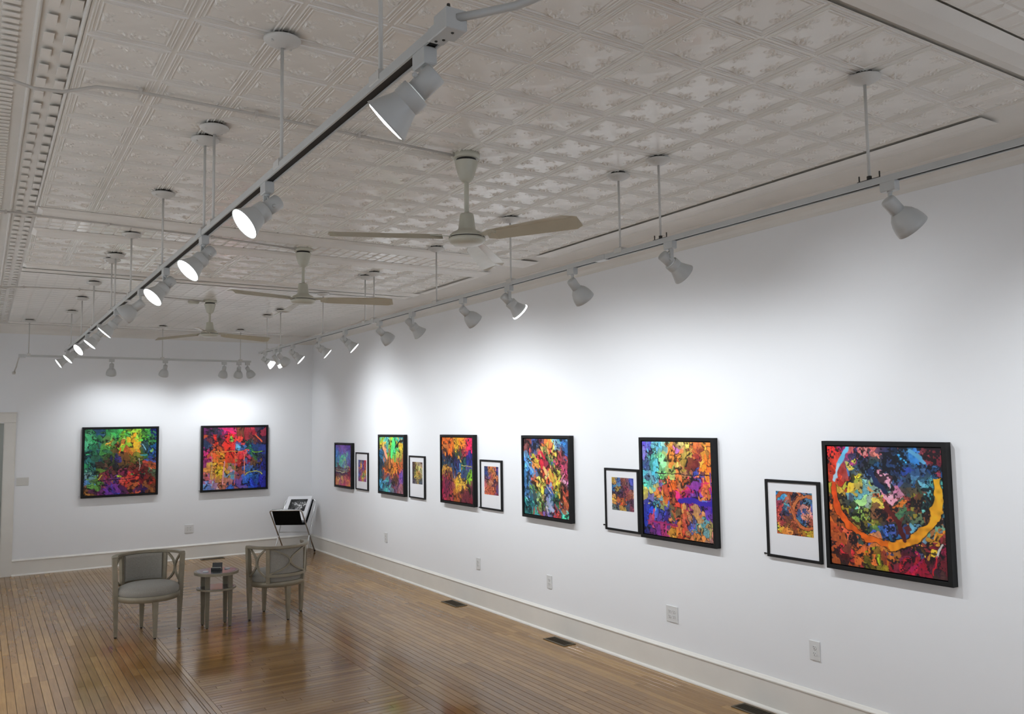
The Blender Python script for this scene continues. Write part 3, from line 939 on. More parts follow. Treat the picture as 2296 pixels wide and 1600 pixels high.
picture('framed_print', 'R', (3.882, 3.450), 1.019, 1.535, S1, 'matted print of orange-brown rings on blue, left of the big ring painting', 'print', GS, False, (.195, .865, .145, .69))
picture('framed_print', 'R', (5.611, 5.176), 1.029, 1.547, S2, 'matted print of blue, brown and gold blocks, left of the orange and turquoise painting', 'print', GS, False, (.205, .845, .145, .67))
picture('framed_print', 'R', (7.716, 7.279), 1.040, 1.556, S3, 'matted print of brick-red stone shapes, right of the orange-sky painting', 'print', GS, False, (.19, .84, .13, .70))
picture('framed_print', 'R', (9.460, 9.028), 1.039, 1.555, S4, 'matted print of cream and olive swirls, right of the lime-green painting', 'print', GS, False, (.20, .84, .145, .66))
picture('framed_print', 'R', (11.204, 10.761), 1.037, 1.557, S5, 'matted print of red, gold and blue strokes, right of the lavender canvas', 'print', GS, False, (.20, .84, .20, .77))

# tiny clips on the wall by the lower left corners of some pictures
for (p, wl, lb) in (((1.192, YB, 1.004), 'B', 'tiny grey clip left of the green leaf painting on the back wall'), ((2.790, YB, 0.996), 'B', 'tiny grey clip left of the red tower painting on the back wall'),
                    ((XW, 3.905, 1.033), 'R', 'tiny dark clip left of the matted ring print'), ((XW, 5.636, 1.062), 'R', 'tiny dark clip left of the matted blue-brown block print'),
                    ((XW, 7.745, 1.047), 'R', 'tiny dark clip left of the matted brick-red print')):
    Mx = Matrix.Rotation(PI / 2, 4, 'X') if wl == 'B' else Matrix.Rotation(-PI / 2, 4, 'Y')
    m = MB(); m.lathe([(0.005, 0), (0.005, 0.006), (0.0035, 0.012), (0.006, 0.016), (0.004, 0.02)], 10, Mx)
    m.box(-0.003, 0.003, -0.003, 0.003, 0.0, 0.012, Mx @ Matrix.Translation((0.004, 0.006, 0.004)))
    tag(m.build('wall_clip', M_DARK if wl == 'R' else M_ALU, None, p), lb, 'clip', 'picture clips')


# =================================================================== WALL PLATES
def plate(name, loc, wall, gang, label, group='outlet plates', blank=False, sc=1.0):
    root = empty(name, loc, -PI / 2 if wall == 'R' else 0.0, label, 'outlet', group)
    wd = (0.078 if gang == 1 else 0.124) * sc; ht = 0.124 * sc
    m = MB(); m.box(-wd / 2, wd / 2, -0.007, 0.0, -ht / 2, ht / 2, bev=0.003)
    m.build('cover_plate', M_PLATE, root)
    xs = (0.0,) if gang == 1 else (-0.023, 0.023)
    for x in xs:
        for z in (0.0195, -0.0195):
            rb = MB()
            pts = []
            for k in range(20):
                a = 2 * PI * k / 20
                pts.append((0.0165 * math.cos(a), max(-0.0125, min(0.0125, 0.0165 * math.sin(a)))))
            n = len(pts)
            rb.add([(x + a, -0.0095, z + c) for a, c in pts] + [(x + a, -0.007, z + c) for a, c in pts],
                   [tuple(range(n))] + [(k, (k + 1) % n, n + (k + 1) % n, n + k) for k in range(n)])
            ro = rb.build('receptacle', M_PLATE, root)
            sb = MB()
            sb.box(x - 0.0075, x - 0.0052, -0.0100, -0.0090, z + 0.000, z + 0.009)
            sb.box(x + 0.0052, x + 0.0075, -0.0100, -0.0090, z + 0.001, z + 0.008)
            sb.lathe([(0.0027, 0), (0.0027, 0.001)], 10, Matrix.Translation((x, -0.009, z - 0.0065)) @ Matrix.Rotation(PI / 2, 4, 'X'))
            sb.build('socket_slots', M_HOLE, ro)
        sw = MB(); sw.lathe([(0.003, 0), (0.0025, 0.0012)], 10, Matrix.Translation((x, -0.007, 0)) @ Matrix.Rotation(PI / 2, 4, 'X'))
        sw.build('screw', M_PLATE, root)
    return root


plate('wall_outlet', (XW, 3.544, 0.467), 'R', 1, 'single outlet plate low on the wall below the big ring painting, nearest the camera')
plate('wall_outlet', (XW, 4.843, 0.460), 'R', 2, 'double outlet plate with four sockets below the orange and turquoise painting')
plate('wall_outlet', (XW, 6.480, 0.456), 'R', 1, 'single outlet plate below the tangled shard painting')
plate('wall_outlet', (XW, 7.798, 0.450), 'R', 1, 'single outlet plate between the orange-sky painting and the shard painting, below eye height')
plate('wall_outlet', (XW, 10.193, 0.470), 'R', 1, 'single outlet plate below the lime-green painting, farthest on the long wall')
plate('wall_outlet', (2.660, YB, 0.448), 'B', 2, 'double outlet plate on the back wall below and between the two paintings')
root = empty('blank_plate', (0.511, YB, 1.247), 0, 'painted-over blank plate on the back wall beside the door casing', 'cover plate')
m = MB(); m.box(-0.072, 0.072, -0.006, 0, -0.055, 0.055, bev=0.003); m.build('cover_plate', M_PLATEO, root)
for x in (-0.048, 0.048):
    m = MB(); m.lathe([(0.004, 0), (0.003, 0.0015)], 10, Matrix.Translation((x, -0.006, 0)) @ Matrix.Rotation(PI / 2, 4, 'X'))
    m.build('screw', M_PLATEO, root)


# =================================================================== FLOOR REGISTERS
def register(loc, rotz, lx, ly, label):
    root = empty('floor_register', loc, rotz, label, 'vent', 'floor registers')
    m = MB()
    t = 0.018
    m.box(-lx / 2, lx / 2, -ly / 2, -ly / 2 + t, 0, 0.006, bev=0.0015); m.box(-lx / 2, lx / 2, ly / 2 - t, ly / 2, 0, 0.006, bev=0.0015)
    m.box(-lx / 2, -lx / 2 + t, -ly / 2 + t, ly / 2 - t, 0, 0.006, bev=0.0015); m.box(lx / 2 - t, lx / 2, -ly / 2 + t, ly / 2 - t, 0, 0.006, bev=0.0015)
    m.build('register_frame', M_VENT, root)
    m = MB(); m.box(-lx / 2 + t, lx / 2 - t, -ly / 2 + t, ly / 2 - t, 0.0002, 0.0012); m.build('register_well_shade', M_VENTD, root)  # thin near-black sheet stands in for the shade below the louvers
    n = int((ly - 2 * t) / 0.013)
    s0 = MB(); s0.box(-lx / 2 + t, lx / 2 - t, -0.0016, 0.0016, 0.001, 0.0045)
    me = s0.mesh('louver', M_VENT)
    for k in range(n):
        link('louver', me, root, (0, -ly / 2 + t + (k + 0.5) * (ly - 2 * t) / n, 0))
    return root


register((4.385, 8.085, 0), 0, 0.145, 0.335, 'bronze floor register by the baseboard below the orange-sky painting, farthest along the long wall')
register((4.392, 6.150, 0), 0, 0.130, 0.315, 'bronze floor register by the baseboard between the shard painting and the next outlet')
register((4.415, 3.950, 0), 0, 0.130, 0.315, 'bronze floor register at the bottom edge of the view, nearest the camera')
register((2.965, 12.93, 0), PI / 2, 0.125, 0.33, 'brown floor register at the foot of the back wall behind the side table')


# =================================================================== CEILING FANS
def fan(x, y, rot, label, zh=2.90):
    root = empty('ceiling_fan', (x, y, ZC), 0, label, 'fan', 'ceiling fans')
    dz = zh - 2.90
    m = MB(); m.lathe([(0.073, 0.0), (0.073, -0.026), (0.066, -0.030), (0.02, -0.030)], 28); m.build('mounting_plate', M_FAN, root)
    m = MB(); m.lathe([(0.052, -0.030), (0.052, -0.048)], 20); m.build('wiring_gap', M_DARK, root)
    m = MB(); m.lathe([(0.062, -0.044), (0.060, -0.055), (0.048, -0.10), (0.036, -0.135), (0.024, -0.150), (0.016, -0.153)], 24, cap0=False); m.build('canopy', M_FAN, root)
    m = MB(); m.lathe([(0.0125, -0.04), (0.0125, -0.335 + dz)], 14); m.build('downrod', M_FAN, root)
    m = MB(); m.lathe([(0.012, -0.322 + dz), (0.033, -0.326 + dz), (0.037, -0.335 + dz), (0.045, -0.405 + dz), (0.052, -0.415 + dz), (0.078, -0.428 + dz), (0.095, -0.446 + dz), (0.097, -0.452 + dz)], 32)
    mh = m.build('motor_housing', M_FAN, root)
    m = MB(); m.lathe([(0.0945, -0.452 + dz), (0.0945, -0.457 + dz)], 32); m.build('seam_ring', M_DARK, mh)
    m = MB(); m.lathe([(0.097, -0.457 + dz), (0.096, -0.468 + dz), (0.088, -0.478 + dz), (0.075, -0.486 + dz), (0.04, -0.490 + dz), (0.01, -0.491 + dz)], 32)
    m.build('bottom_cap', M_FAN, root)
    # one blade, folded along its length, then copies
    bm_ = MB()
    n = 12
    rows = []
    for k in range(n + 1):
        t = k / n
        r = 0.135 + t * (0.71 - 0.135)
        wlead = 0.046 + 0.022 * t
        wtrail = 0.050 + 0.030 * t
        if k == n: wlead *= 0.6; wtrail *= 0.65
        if k == 0: wlead *= 0.6; wtrail *= 0.6
        zc_ = -0.022 * t
        rows.append([(r, wtrail, zc_ - 0.018), (r, -0.004, zc_ + 0.004), (r, -wlead, zc_ - 0.010)])
    vs_ = []; fs = []
    for rw in rows:
        vs_ += rw
    for rw in rows:
        vs_ += [(a, c, d + 0.0018) for a, c, d in rw]
    off = 3 * (n + 1)
    for k in range(n):
        for q in range(2):
            a = k * 3 + q
            fs.append((a, a + 1, a + 4, a + 3)); fs.append((off + a, off + a + 3, off + a + 4, off + a + 1))
        for q in (0, 2):
            a = k * 3 + q
            fs.append((a, a + 3, off + a + 3, off + a))
    for base in (0, n * 3):
        for q in range(2): fs.append((base + q, base + q + 1, off + base + q + 1, off + base + q))
    bm_.add(vs_, fs)
    bme = bm_.mesh('blade', M_BLADE)
    ar = MB(); ar.box(0.07, 0.20, -0.020, 0.020, -0.004, 0.001, bev=0.001)
    for r in (0.155, 0.185):
        ar.lathe([(0.005, -0.007), (0.005, -0.003)], 8, Matrix.Translation((r, 0.008, 0)))
    arme = ar.mesh('blade_bracket', M_FAN)
    for k in range(3):
        a = rot + k * 2 * PI / 3
        q = Quaternion((0, 0, 1), a) @ Quaternion((1, 0, 0), math.radians(-13))
        bl = link('blade', bme, root, (0, 0, -0.448 + dz), q)
        link('blade_bracket', arme, bl, (0, 0, 0))
    return root


fan(2.114, 3.721, math.radians(-73), 'cream three-blade ceiling fan nearest the camera, in the middle of the ceiling', 2.905)
fan(2.133, 6.397, math.radians(-33), 'cream three-blade ceiling fan second from the camera', 2.94)
fan(2.127, 9.563, math.radians(9), 'cream three-blade ceiling fan farthest back, before the back wall track', 2.978)

sd = MB(); sd.lathe([(0.06, 0), (0.06, -0.016), (0.05, -0.03), (0.02, -0.034)], 20)
so = sd.build('smoke_detector', M_FAN, None, (1.98, 9.70, ZC)); tag(so, 'small round detector on the ceiling just left of the farthest fan', 'detector')
sd = MB(); sd.lathe([(0.043, -0.005), (0.043, -0.011)], 16); sd.build('detector_vent', M_DARK, so)


# conduits clipped under the ceiling that feed the fans
def conduit(pts, label, r=0.0072):
    root = empty('ceiling_conduit', pts[0], 0, label, 'conduit', 'ceiling conduits')
    p0 = Vector(pts[0])
    m = MB(); m.tube([Vector(p) - p0 for p in pts], r, 8); m.build('cable', M_COND, root)
    cl = MB(); cl.box(-0.006, 0.006, -0.016, 0.016, -0.016, 0.012, bev=0.002)
    cme = cl.mesh('clip', M_COND)
    for k in range(1, len(pts) - 1):
        for t in (0.0, 0.5):
            p = Vector(pts[k]).lerp(Vector(pts[k + 1]), t) - p0
            if k < len(pts) - 4 or t > 0: continue
            link('clip', cme, root, p)
    return root


zc = ZC - 0.02
conduit([(XL + .05, 3.60, zc - .02), (-.3, 3.62, zc - .05), (0.02, 3.66, zc - .035), (0.14, 3.69, zc - 0.05), (0.24, 3.70, zc - 0.04), (0.36, 3.66, zc - 0.008), (0.52, 3.655, zc), (1.0, 3.66, zc), (1.5, 3.69, zc), (2.04, 3.72, zc)],
        'painted cable run crossing the ceiling to the nearest fan')
conduit([(XL + .05, 6.08, zc), (-.3, 6.1, zc), (0.1, 6.14, zc), (0.7, 6.18, zc), (1.4, 6.25, zc), (2.06, 6.37, zc)], 'painted cable run crossing the ceiling to the second fan')
conduit([(XL + .05, 9.3, zc - .03), (0.0, 9.32, zc - .04), (0.32, 9.28, zc - 0.01), (0.8, 9.26, zc), (1.5, 9.40, zc), (2.06, 9.53, zc)], 'painted cable run crossing the ceiling to the farthest fan')


# =================================================================== LIGHTING TRACKS
def track(p0, p1, label, seams=()):
    p0 = Vector(p0); p1 = Vector(p1)
    root = empty('lighting_track', p0, 0, label, 'track', 'ceiling light tracks')
    d = p1 - p0; t = d.normalized(); s = Vector((t.y, -t.x, 0)).normalized(); u = Vector((0, 0, 1))
    w_, h_ = 0.019, 0.026
    m = MB()
    for sec in ([(-w_, 0.004), (-w_, h_), (w_, h_), (w_, 0.004), (w_ - .003, 0.004), (w_ - .003, h_ - .003), (-w_ + .003, h_ - .003), (-w_ + .003, 0.004)],
                [(-w_, 0.0), (-w_, 0.004), (-w_ + .006, 0.004), (-w_ + .006, 0.0)], [(w_ - .006, 0.0), (w_ - .006, 0.004), (w_, 0.004), (w_, 0.0)]):
        m.sweep([(Vector((0, 0, 0)), s, u), (d, s, u)], sec)
    m.build('track_channel', M_WHITE, root)
    m = MB(); m.sweep([(t * 0.002, s, u), (d - t * 0.002, s, u)], [(-w_ + .004, .005), (-w_ + .004, .022), (w_ - .004, .022), (w_ - .004, .005)])
    m.build('track_slot', M_SLOT, root)
    for q in seams:
        m = MB(); c = t * q
        m.sweep([(c - t * .045, s, u), (c + t * .045, s, u)], [(-w_ - .003, -.002), (-w_ - .003, h_ + .003), (w_ + .003, h_ + .003), (w_ + .003, -.002)])
        m.build('track_joiner', M_WHITE, root)
    return root


track((TR_X, 0.4, TR_Z - .002), (TR_X, 10.80, TR_Z), 'long white lighting track parallel to the long picture wall', (3.35, 6.7))
track((TL_X, 1.70, tl_z(1.7)), (TL_X, 11.76, tl_z(11.76)), 'long white lighting track above the left half of the room', (2.44, 4.9, 7.3))
track((0.45, 12.25, 2.872), (3.31, 12.25, 2.872), 'short white lighting track running across in front of the back wall', (1.7,))

# power feed at the near end of the left track and the conduit leaving it
root = empty('track_feed', (TL_X, 1.70, tl_z(1.7)), 0, 'white power feed box and conduit at the near end of the left track', 'junction box')
m = MB(); m.box(-0.021, 0.021, -0.050, -0.001, -0.003, 0.029, bev=0.002); m.build('feed_housing', M_WHITE, root)
m = MB(); m.box(-0.027, 0.027, -0.105, -0.045, -0.010, 0.040, bev=0.002); m.build('feed_box', M_WHITE, root)
m = MB(); m.tube([(0.004, -0.100, 0.020), (0.045, -0.135, 0.026), (0.10, -0.20, 0.030), (0.19, -0.36, 0.05), (0.35, -0.75, 0.20), (0.5, -1.1, 0.47)], 0.0095, 12); m.build('feed_conduit', M_WHITE, root)
for (x, y) in ((0.0, -0.085), (0.006, -0.030), (-0.006, -0.015)):
    m = MB(); m.lathe([(0.004, 0), (0.003, -0.002)], 8, Matrix.Translation((x, y, -0.003 if y > -0.05 else -0.010)))
    m.build('screw', M_DARK, root)
m = MB(); m.lathe([(0.006, 0.0), (0.004, 0.018)], 8, Matrix.Translation((-0.01, -0.085, 0.038))); m.build('screw', M_DARK, root)
# loose end of the back track
root = empty('track_feed', (0.45, 12.25, 2.872), 0, 'small dangling end fitting at the left end of the back wall track', 'junction box')
m = MB(); m.box(-0.06, 0.02, -0.021, 0.021, -0.012, 0.03, bev=0.003); m.build('feed_box', M_WHITE, root)
m = MB(); m.tube([(-0.05, 0, 0.0), (-0.058, 0.12, -0.03), (-0.07, 0.35, -0.11), (-0.09, 0.55, -0.17)], 0.008, 8)
m.lathe([(0.02, 0), (0.02, -0.03), (0.012, -0.036)], 12, Matrix.Translation((-0.09, 0.55, -0.16))); m.build('loose_cord', M_COND, root)


def rod(x, y, zt, label, group, ntag=None, hw=False):
    root = empty('suspension_rod', (x, y, ZC), 0, label, 'rod', group)
    m = MB(); m.lathe([(0.064, -0.0125), (0.067, -0.015), (0.066, -0.019), (0.058, -0.026), (0.036, -0.038), (0.014, -0.046)], 28); cn = m.build('canopy', M_ROD, root)
    m = MB()
    for a in (0.6, 3.6): m.lathe([(0.005, -0.028), (0.005, -0.036)], 8, Matrix.Translation((0.047 * math.cos(a), 0.047 * math.sin(a), 0)))
    m.build('canopy_screw', M_ROD, cn)
    m = MB(); m.lathe([(0.045, 0.0), (0.045, -0.012)], 20); m.build('canopy_shadow_gap', M_DARK, cn)  # dark disc imitates the shadow line between canopy and ceiling
    m = MB(); m.lathe([(0.0062, -0.03), (0.0062, zt + .03 - ZC)], 12); m.build('rod', M_ROD, root)
    m = MB()
    if hw:
        m.box(-0.010, 0.010, -0.05, 0.05, zt + .0265 - ZC, zt + .030 - ZC)
        m.lathe([(0.010, zt + .030 - ZC), (0.010, zt + .045 - ZC)], 12)
        for yy in (-0.046, 0.046): m.lathe([(0.003, zt + .03 - ZC), (0.003, zt + .055 - ZC)], 8, Matrix.Translation((0, yy, 0)))
        m.build('hanger_clamp', M_DARK, root)
    else:
        m.box(-0.021, 0.021, -0.032, 0.032, zt + .010 - ZC, zt + .042 - ZC, bev=0.003)
        m.build('hanger_clamp', M_ROD, root)
    return root


ordn = ['nearest the camera', 'second from the camera', 'third from the camera', 'fourth from the camera', 'fifth from the camera', 'sixth from the camera',
        'seventh from the camera', 'eighth from the camera', 'ninth from the camera', 'farthest, at the far end of that track']
for k, y in enumerate((2.012, 3.252, 3.585, 4.74, 5.842, 7.09, 7.30, 8.45, 9.93, 10.49)):
    rod(TR_X, y, TR_Z, 'white rod from ceiling to the right-hand track, ' + ordn[k], 'rods of the right-hand track', hw=k < 2)
ordn = ['hanging in from the top edge of the picture', 'nearest the camera with its round canopy in view', 'farther of the first close pair', 'third canopy in view, right behind the close pair',
        'fourth canopy in view', 'fifth canopy in view', 'right one of the far close pair', 'left one of the far close pair', 'behind the far close pair', 'second to last', 'last, at the far end']
for k, y in enumerate((2.02, 2.90, 3.94, 4.13, 5.23, 6.46, 7.30, 7.52, 8.81, 9.90, 11.1)):
    rod(TL_X, y, tl_z(y), 'white rod to the left-hand track, ' + ordn[k], 'rods of the left-hand track')
for k, x in enumerate((0.50, 2.10, 3.16)):
    rod(x, 12.25, 2.872, 'thin white rod from ceiling to the back wall track, ' + ('at its left end', 'in its middle', 'near its right end')[k], 'rods of the back wall track')


# =================================================================== TRACK LAMPS
def ads(dp, long_):
    """meshes that every lamp of a kind shares"""
    out = {}
    m = MB(); m.box(-0.017, 0.017, -0.032, 0.032, -0.040, 0.004, bev=0.003)
    m.lathe([(0.011, -0.040), (0.009, -0.047)], 12)
    out['adapter'] = m.mesh('adapter', M_WHITE)
    m = MB()
    if long_:
        m.box(-0.0045, 0.0045, -0.010, 0.010, -dp - 0.010, -0.030, bev=0.002)
        m.lathe([(0.013, -0.036), (0.013, 0.0)], 14, Matrix.Translation((0, 0, -dp)) @ Matrix.Rotation(PI / 2, 4, 'Y'))
    else:
        m.box(-0.005, 0.005, -0.0065, 0.0065, -dp - 0.006, -0.044, bev=0.002)
        m.lathe([(0.009, -0.006), (0.009, 0.008)], 12, Matrix.Translation((0, 0, -dp)) @ Matrix.Rotation(PI / 2, 4, 'Y'))
    out['stem'] = m.mesh('stem', M_WHITE)
    return out


def fixmesh(m, name, mt):
    import bmesh
    me = m.mesh(name, mt)
    bm = bmesh.new(); bm.from_mesh(me); bmesh.ops.recalc_face_normals(bm, faces=bm.faces); bm.to_mesh(me); bm.free()
    return me


LM = {}
# stepped lamp: cylinder, wider collar, flared cone; aims along +Z
m = MB(); m.lathe([(0.006, -0.047), (0.026, -0.047), (0.0285, -0.044), (0.0285, 0.024)], 28); LM['step_body'] = fixmesh(m, 'socket_housing', M_WHITE)
m = MB(); m.lathe([(0.026, 0.020), (0.037, 0.020), (0.0385, 0.023), (0.0385, 0.054), (0.036, 0.057)], 28, cap1=False); LM['step_collar'] = fixmesh(m, 'collar', M_WHITE)
m = MB(); m.lathe([(0.035, 0.052), (0.041, 0.070), (0.052, 0.096), (0.0615, 0.116), (0.0630, 0.121), (0.0608, 0.121), (0.050, 0.098), (0.039, 0.073), (0.033, 0.054)], 32, cap0=False, cap1=False)
LM['step_shade'] = fixmesh(m, 'shade', M_WHITE)
m = MB(); m.lathe([(0.033, 0.054), (0.040, 0.077), (0.053, 0.104), (0.0597, 0.119), (0.050, 0.124), (0.025, 0.126), (0.002, 0.127)], 28, cap0=False); LM['step_bulb'] = fixmesh(m, 'bulb', M_BULB)
# bell lamp: neck and bell-shaped shade
m = MB(); m.lathe([(0.004, -0.034), (0.022, -0.034), (0.027, -0.030), (0.029, -0.022), (0.029, 0.036)], 28); LM['bell_body'] = fixmesh(m, 'socket_housing', M_WHITE)
m = MB(); m.lathe([(0.028, 0.032), (0.034, 0.037), (0.048, 0.054), (0.058, 0.077), (0.0640, 0.102), (0.0655, 0.124), (0.0635, 0.124), (0.062, 0.102), (0.056, 0.079), (0.046, 0.057), (0.030, 0.040)], 32, cap0=False, cap1=False)
LM['bell_shade'] = fixmesh(m, 'shade', M_WHITE)
m = MB(); m.lathe([(0.024, 0.040), (0.040, 0.068), (0.053, 0.094), (0.050, 0.101), (0.025, 0.105), (0.002, 0.106)], 28, cap0=False); LM['bell_bulb'] = fixmesh(m, 'bulb', M_BULB)
# slim cylinder lamp
m = MB(); m.lathe([(0.004, -0.05), (0.024, -0.05), (0.026, -0.045), (0.026, 0.100), (0.0235, 0.100), (0.0235, 0.05)], 24, cap1=False); LM['slim_body'] = fixmesh(m, 'socket_housing', M_WHITE)
m = MB(); m.lathe([(0.022, 0.06), (0.030, 0.101), (0.034, 0.115), (0.024, 0.125), (0.002, 0.128)], 24, cap0=False); LM['slim_bulb'] = fixmesh(m, 'bulb', M_BULB)
# bare reflector bulb showing beyond the collar
m = MB(); m.lathe([(0.028, 0.050), (0.034, 0.063), (0.048, 0.086), (0.058, 0.106), (0.0585, 0.118), (0.050, 0.124), (0.02, 0.128), (0.002, 0.129)], 28, cap0=False); LM['par_bulb'] = fixmesh(m, 'bulb', M_BULBDIM)
m = MB(); m.lathe([(0.0598, 0.118), (0.0645, 0.118), (0.066, 0.122), (0.0645, 0.127), (0.0598, 0.127)], 32, cap0=False, cap1=False); RIM = fixmesh(m, 'lit_rim', M_BULB)
ADS = {'step': ads(0.095, True), 'stepL': ads(0.095, True), 'bell': ads(0.075, False), 'bellL': ads(0.085, False), 'slim': ads(0.09, False)}
DP = {'step': 0.095, 'stepL': 0.095, 'bell': 0.075, 'bellL': 0.085, 'slim': 0.09}
SPOTS = []


def lamp(kind, loc, d, label, group, watts=1.0, rim=False, par=False, size=118, off=None, aim=None, across=False):
    root = empty('track_lamp', loc, 0, label, 'lamp', group)
    A = ADS[kind]
    base = kind[:4].rstrip('L')
    base = 'step' if kind.startswith('step') else 'bell' if kind.startswith('bell') else 'slim'
    rz = Quaternion((0, 0, 1), PI / 2) if across else Quaternion((1, 0, 0, 0))
    link('adapter', A['adapter'], root, (0, 0, 0), rz)
    piv = Vector((0, 0, -DP[kind]))
    d = Vector(d).normalized()
    # the arm stands beside the housing
    side = d.cross(Vector((0, 0, 1)))
    if side.length < 0.2: side = Vector((1, 0, 0))
    side.normalize()
    if base == 'step':
        so_ = side * 0.0325
    else:
        so_ = Vector((0, 0, 0))
    ang = math.atan2(side.y, side.x)
    qs = Quaternion((0, 0, 1), ang)
    link('stem', A['stem'], root, so_ * 0.35, qs) if base == 'step' else link('stem', A['stem'], root, (0, 0, 0), qs)
    ctr = piv - (so_ * 0.65 if base == 'step' else Vector((0, 0, 0)))
    if base != 'step': ctr = ctr - Vector((0, 0, 0.012)) + d * 0.012
    q = Vector((0, 0, 1)).rotation_difference(d)
    link('socket_housing', LM[base + '_body'], root, ctr, q)
    if base == 'step':
        link('collar', LM['step_collar'], root, ctr, q)
        if par:
            link('bulb', LM['par_bulb'], root, ctr, q)
        else:
            link('shade', LM['step_shade'], root, ctr, q); link('bulb', LM['step_bulb'], root, ctr, q)
        if rim:
            link('lit_rim', RIM, root, ctr, q)
        # supply cord looping from the adapter
        m = MB(); o1 = -side * 0.004
        m.tube([Vector((0, 0, -0.044)), Vector((0, 0.010, -0.056)) - side * 0.015, Vector((0, 0.012, -0.075)) - side * 0.032, Vector((0, 0, -0.088)) - side * 0.034, ctr - side * 0.018 + Vector((0, 0, 0.026))], 0.0032, 6)
        m.build('supply_cord', M_WHITE, root)
        m = MB(); m.lathe([(0.006, 0.0), (0.007, 0.008), (0.004, 0.012)], 10, Matrix.Translation(ctr) @ q.to_matrix().to_4x4() @ Matrix.Translation((0, 0, -0.005)) @ Matrix.Rotation(PI / 2, 4, 'X') @ Matrix.Translation((0, 0, 0.027)))
        m.build('lock_knob', M_WHITE, root)
        tip = 0.130
    elif base == 'bell':
        link('shade', LM['bell_shade'], root, ctr, q); link('bulb', LM['bell_bulb'], root, ctr, q)
        tip = 0.126
    else:
        link('bulb', LM['slim_bulb'], root, ctr, q)
        tip = 0.130
    if watts > 0:
        ld = bpy.data.lights.new('lamp_beam', 'SPOT')
        ld.energy = SPOT_W * watts; ld.color = LAMP_COL
        ld.spot_size = math.radians(size); ld.spot_blend = 1.0; ld.shadow_soft_size = 0.022
        lo = bpy.data.objects.new('lamp_beam', ld); COL.objects.link(lo)
        lo.parent = root
        lo.location = ctr + d * (tip + 0.002)
        lo.rotation_mode = 'QUATERNION'
        lo.rotation_quaternion = Vector((0, 0, -1)).rotation_difference(d)
    return root


GR = 'lamps on the right-hand track'; GL = 'lamps on the left-hand track'; GB = 'lamps on the back wall track'
RD = (0.72, 0.20, -0.66)
lamp('bell', (TR_X, 0.75, TR_Z), (0.7, 0.05, -0.75), 'white bell-shaped track lamp on the right-hand track added out of view past the right picture edge', GR)  # unseen extra lamp, added to light the near stretch of wall
for (k, y, d, lb, kw) in (
    ('bell', 1.925, (0.662, -0.254, -0.705), 'large white bell-shaped lamp at the right end of the right-hand track', {}),
    ('step', 3.182, (0.805, -0.12, -0.582), 'stepped white lamp on the right-hand track, right of the two bare rods', {}),
    ('bell', 4.041, (0.687, 0.017, -0.726), 'white bell-shaped lamp between two stepped lamps above the shard painting', {}),
    ('step', 4.768, (0.753, -0.1, -0.647), 'stepped white lamp with a glowing rim on the right-hand track', {'rim': True}),
    ('bell', 5.414, (0.775, 0.012, -0.632), 'white bell-shaped lamp just left of the lamp with the glowing rim', {}),
    ('step', 6.289, (0.75, 0.062, -0.658), 'stepped white lamp with a looped cord, right of the short bell lamp', {}),
    ('bell', 6.966, (0.769, 0.072, -0.636), 'short bell lamp beside the pair of close rods on the right-hand track', {}),
    ('step', 7.811, (0.694, -0.284, -0.662), 'stepped lamp on the right-hand track whose lit face shows, left of the short bell lamp', {}),
    ('step', 8.574, (0.729, -0.248, -0.638), 'lamp on the right-hand track with a bare reflector bulb beyond its collar', {'par': False}),
    ('step', 9.449, (0.703, -0.272, -0.657), 'stepped lamp on the right-hand track hanging under the far single rod', {}),
    ('bell', 9.961, (0.702, 0.211, -0.68), 'grey-looking bell lamp behind the slim lamp at the far end', {}),
    ('slim', 10.141, (0.589, 0.1, -0.779), 'slim cylindrical lamp between the white lamp and the far bell lamp', {}),
    ('step', 10.559, (0.783, -0.177, -0.596), 'brightly lit white lamp at the far end of the right-hand track', {'par': True})):
    lamp(k, (TR_X, y, TR_Z), d, lb, GR, watts=0.82, **kw)
for (k, y, d, lb) in (
    ('stepL', 1.758, (-0.55, 0.51, -0.645), 'large stepped lamp at the near end of the left-hand track, face edge-on'),
    ('stepL', 3.075, (-0.775, -0.078, -0.627), 'stepped lamp, wide glowing face, second from the camera on the left-hand track'),
    ('stepL', 4.125, (-0.7, -0.154, -0.697), 'stepped lamp with a glowing face, third from the camera on the left-hand track'),
    ('stepL', 5.108, (-0.684, -0.204, -0.7), 'stepped lamp with a glowing face in front of the left track bell lamp'),
    ('bellL', 5.998, (-0.742, 0.292, -0.603), 'only bell-shaped lamp on the left-hand track'),
    ('stepL', 7.19, (-0.649, 0.113, -0.752), 'stepped lamp with a thin sliver of lit face, just beyond the bell lamp'),
    ('stepL', 8.30, (-0.638, 0.022, -0.77), 'stepped lamp with an edge-on lit face, sixth on the left-hand track'),
    ('stepL', 9.30, (-0.753, -0.3, -0.585), 'far stepped lamp whose whole face glows towards the camera'),
    ('stepL', 10.44, (-0.706, -0.045, -0.707), 'far stepped lamp with a narrow lit face, second to last on the left-hand track'),
    ('stepL', 11.50, (-0.82, 0, -0.57), 'farthest lamp of the left-hand track, tilted steeply down')):
    lamp(k, (TL_X, y, tl_z(y)), d, lb, GL, watts=1.6)
for (x, d, lb) in ((1.468, (0.03, 0.52, -0.85), 'leftmost bell lamp of the back wall track'), (2.142, (-0.08, 0.52, -0.85), 'second bell lamp from the left on the back wall track'),
                   (2.934, (-0.02, 0.52, -0.85), 'third bell lamp from the left on the back wall track'), (3.142, (0.05, 0.52, -0.85), 'fourth bell lamp from the left on the back wall track'),
                   (3.263, (0.52, 0.40, -0.75), 'rightmost bell lamp of the back wall track, turned to the right')):
    lamp('bell', (x, 12.25, 2.872), d, lb, GB, across=True, watts=0.42, size=122)


